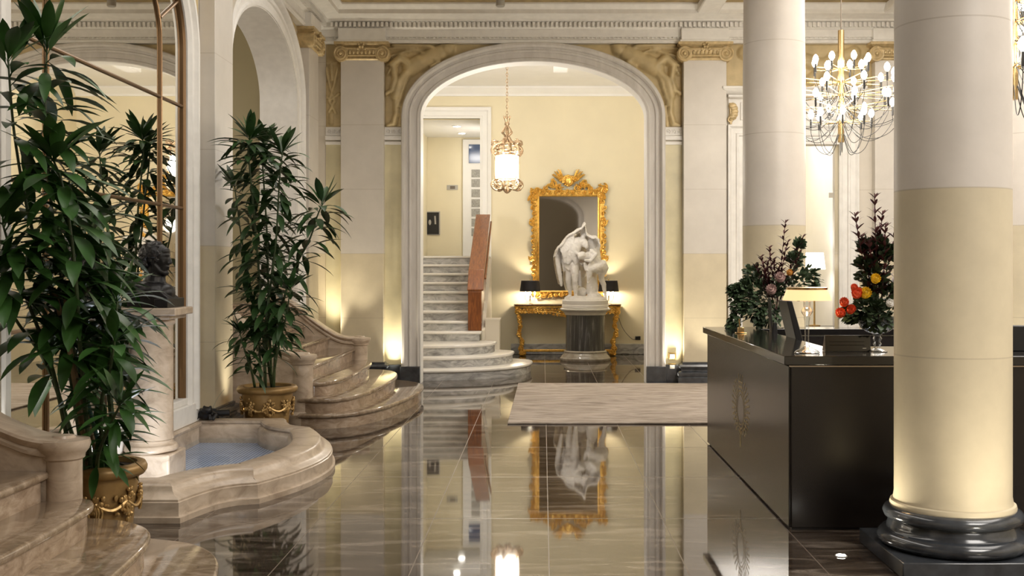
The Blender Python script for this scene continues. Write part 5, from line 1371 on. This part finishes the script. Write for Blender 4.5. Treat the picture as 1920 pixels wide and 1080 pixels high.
# ------------------------------------------------------------------ lights
def light(kind, name, loc, energy, col=(1, .86, .66), size=.1, rot=None, aim=None, spot=None, size_y=None, blend=.6):
    l = bpy.data.lights.new(name, kind); l.energy = energy; l.color = col
    o = bpy.data.objects.new(name, l); COL.objects.link(o); o.location = loc
    if kind == 'AREA':
        l.size = size
        if size_y: l.shape = 'RECTANGLE'; l.size_y = size_y
    elif kind in ('POINT', 'SPOT'): l.shadow_soft_size = size
    if kind == 'SPOT': l.spot_size = spot or 1.2; l.spot_blend = blend
    if aim is not None: o.rotation_euler = (Vector(aim) - Vector(loc)).to_track_quat('-Z', 'Y').to_euler()
    elif rot: o.rotation_euler = rot
    return o
WARM = (1.0, .84, .60); NEUT = (1.0, .945, .88)
light('AREA', 'hall_hidden_fill', (-.1, 16.25, 4.78), 48, (1, .95, .88), 4.0, aim=(-.1, 18.4, 6.2), size_y=.25)  # added fill strip, kept out of sight above the arch head
light('POINT', 'lantern_light', (LX, LY - .3, zz(315)), 58, NEUT, .12)
for i, (x, y) in enumerate((L1, L2)):
    light('POINT', 'console_lamp_light', (x, y - .02, TZ + .26), 28, WARM, .05)
light('SPOT', 'hall_ceiling_fill', (2.1, 16.6, 2.6), 150, (1, .95, .88), .15, aim=(.4, 19.0, 5.0), spot=2.2, blend=.8)  # added spot hidden behind the right jamb, brightens the hall ceiling
light('SPOT', 'hall_ceiling_fill', (-2.8, 16.6, 2.6), 150, (1, .95, .88), .15, aim=(-.9, 19.0, 5.0), spot=2.2, blend=.8)  # its added partner, hidden behind the left jamb
light('AREA', 'corridor_fill', (-.8, 22.6, 3.6), 29, NEUT, .9, aim=(-2.4, 23.2, 3.4))  # added fill beside the doorway, out of view behind the wall
light('AREA', 'side_room_light', (3.6, 17.6, 4.35), 60, NEUT, 1.6, rot=(0, 0, 0))
light('POINT', 'white_lamp_light', P(1527, 490, 16.9), 18, NEUT, .1)
light('AREA', 'lobby_fill', (-1.7, 8.5, 5.1), 105, NEUT, 1.2, rot=(0, 0, 0), size_y=9.0)  # unseen soft panel added to stand in for the lobby's general light
light('AREA', 'reception_fill', (4.6, 9.0, 5.05), 420, NEUT, 3.0, rot=(0, 0, 0), size_y=10.0)  # unseen panel added as broad fill over the reception side
light('POINT', 'chandelier_light', (P(1577, 0, 12.3).x, 12.3, 3.3), 60, NEUT, .5)
light('POINT', 'chandelier_light', (P(1899, 0, 7.6).x, 7.6, 3.1), 40, NEUT, .5)
# uplights at the feet of walls, pilasters and columns
UP = (1.0, .90, .70)
for loc, aim, e, sp in (((-2.10, 15.62, .06), (-2.10, 15.75, 3), 40, 1.1), ((1.84, 15.62, .06), (1.84, 15.75, 3), 40, 1.1), ((-2.94, 15.55, .5), (-2.94, 15.72, 3), 34, 1.0),
                        ((-2.86, 10.80, .06), (-2.98, 10.80, 3), 34, 1.0), ((1.60, 6.25, .05), (1.95, 6.2, 1.1), 15, 1.9), ((2.45, 5.20, .05), (2.30, 5.85, 1.3), 17, 1.9),
                        ((2.95, 11.0, .05), (2.62, 11.1, 2.2), 30, 1.2), ((1.75, 11.0, .05), (2.0, 11.1, 2.2), 30, 1.2), ((4.2, 10.9, .05), (4.55, 11.1, 2.2), 26, 1.2),
                        ((2.27, 15.3, .05), (2.27, 15.62, 3), 26, 1.2), ((-2.53, 15.3, .6), (-2.53, 15.62, 3.2), 16, 1.2)):
    light('SPOT', 'floor_uplight', loc, e * (2.6 if loc[1] > 15.4 else 1.8), UP, .05, aim=aim, spot=sp, blend=.8)
light('SPOT', 'plant_uplight', (-2.85, 6.55, .25), 20, NEUT, .05, aim=(-2.9, 6.2, 1.3), spot=1.2)
light('POINT', 'underwater_light', (-2.62, 7.75, .13), 13.0, (.93, .97, 1.0), .04)
light('SPOT', 'stair_downlight', (-1.2, 4.6, 5.1), 50, NEUT, .1, aim=(-2.0, 5.6, .2), spot=.7)
light('AREA', 'column_front_fill', (4.6, .8, 5.05), 430, NEUT, 3.0, rot=(0, 0, 0), size_y=4.0)  # camera-side fill added to brighten the front of the nearest column
light('POINT', 'stairwell_fill', (-5.0, 12.5, 3.8), 40, NEUT, .3)  # unseen point added to lift the dark space behind the stair arch
light('POINT', 'desk_lamp_light', (P(1513, 0, 7.06).x, 7.06, DH + .375), 3.5, (1, .75, .45), .04)

wd = bpy.data.worlds.new('world'); scene.world = wd; wd.use_nodes = True
bg = wd.node_tree.nodes['Background']; bg.inputs['Color'].default_value = (1.0, .88, .72, 1); bg.inputs['Strength'].default_value = .35

cam = bpy.data.cameras.new('camera'); co = bpy.data.objects.new('camera', cam); COL.objects.link(co)
co.location = (0, 0, EYE); co.rotation_euler = (PI / 2, 0, 0)
cam.sensor_width = 36; cam.lens = F / 1920 * 36; cam.shift_x = (960 - CX) / 1920; cam.shift_y = (CY - 540) / 1920
cam.clip_start = .05; cam.clip_end = 100
scene.camera = co
vs_ = scene.view_settings
scene.display_settings.display_device = 'sRGB'
vs_.view_transform = 'Standard'; vs_.look = 'None'; vs_.gamma = 1; vs_.exposure = 0.15; vs_.use_curve_mapping = False
cy = scene.cycles
cy.use_denoising = True; cy.max_bounces = 8; cy.diffuse_bounces = 4; cy.glossy_bounces = 5; cy.transparent_max_bounces = 12; cy.transmission_bounces = 6
cy.sample_clamp_indirect = 6.0; cy.caustics_reflective = False; cy.caustics_refractive = False
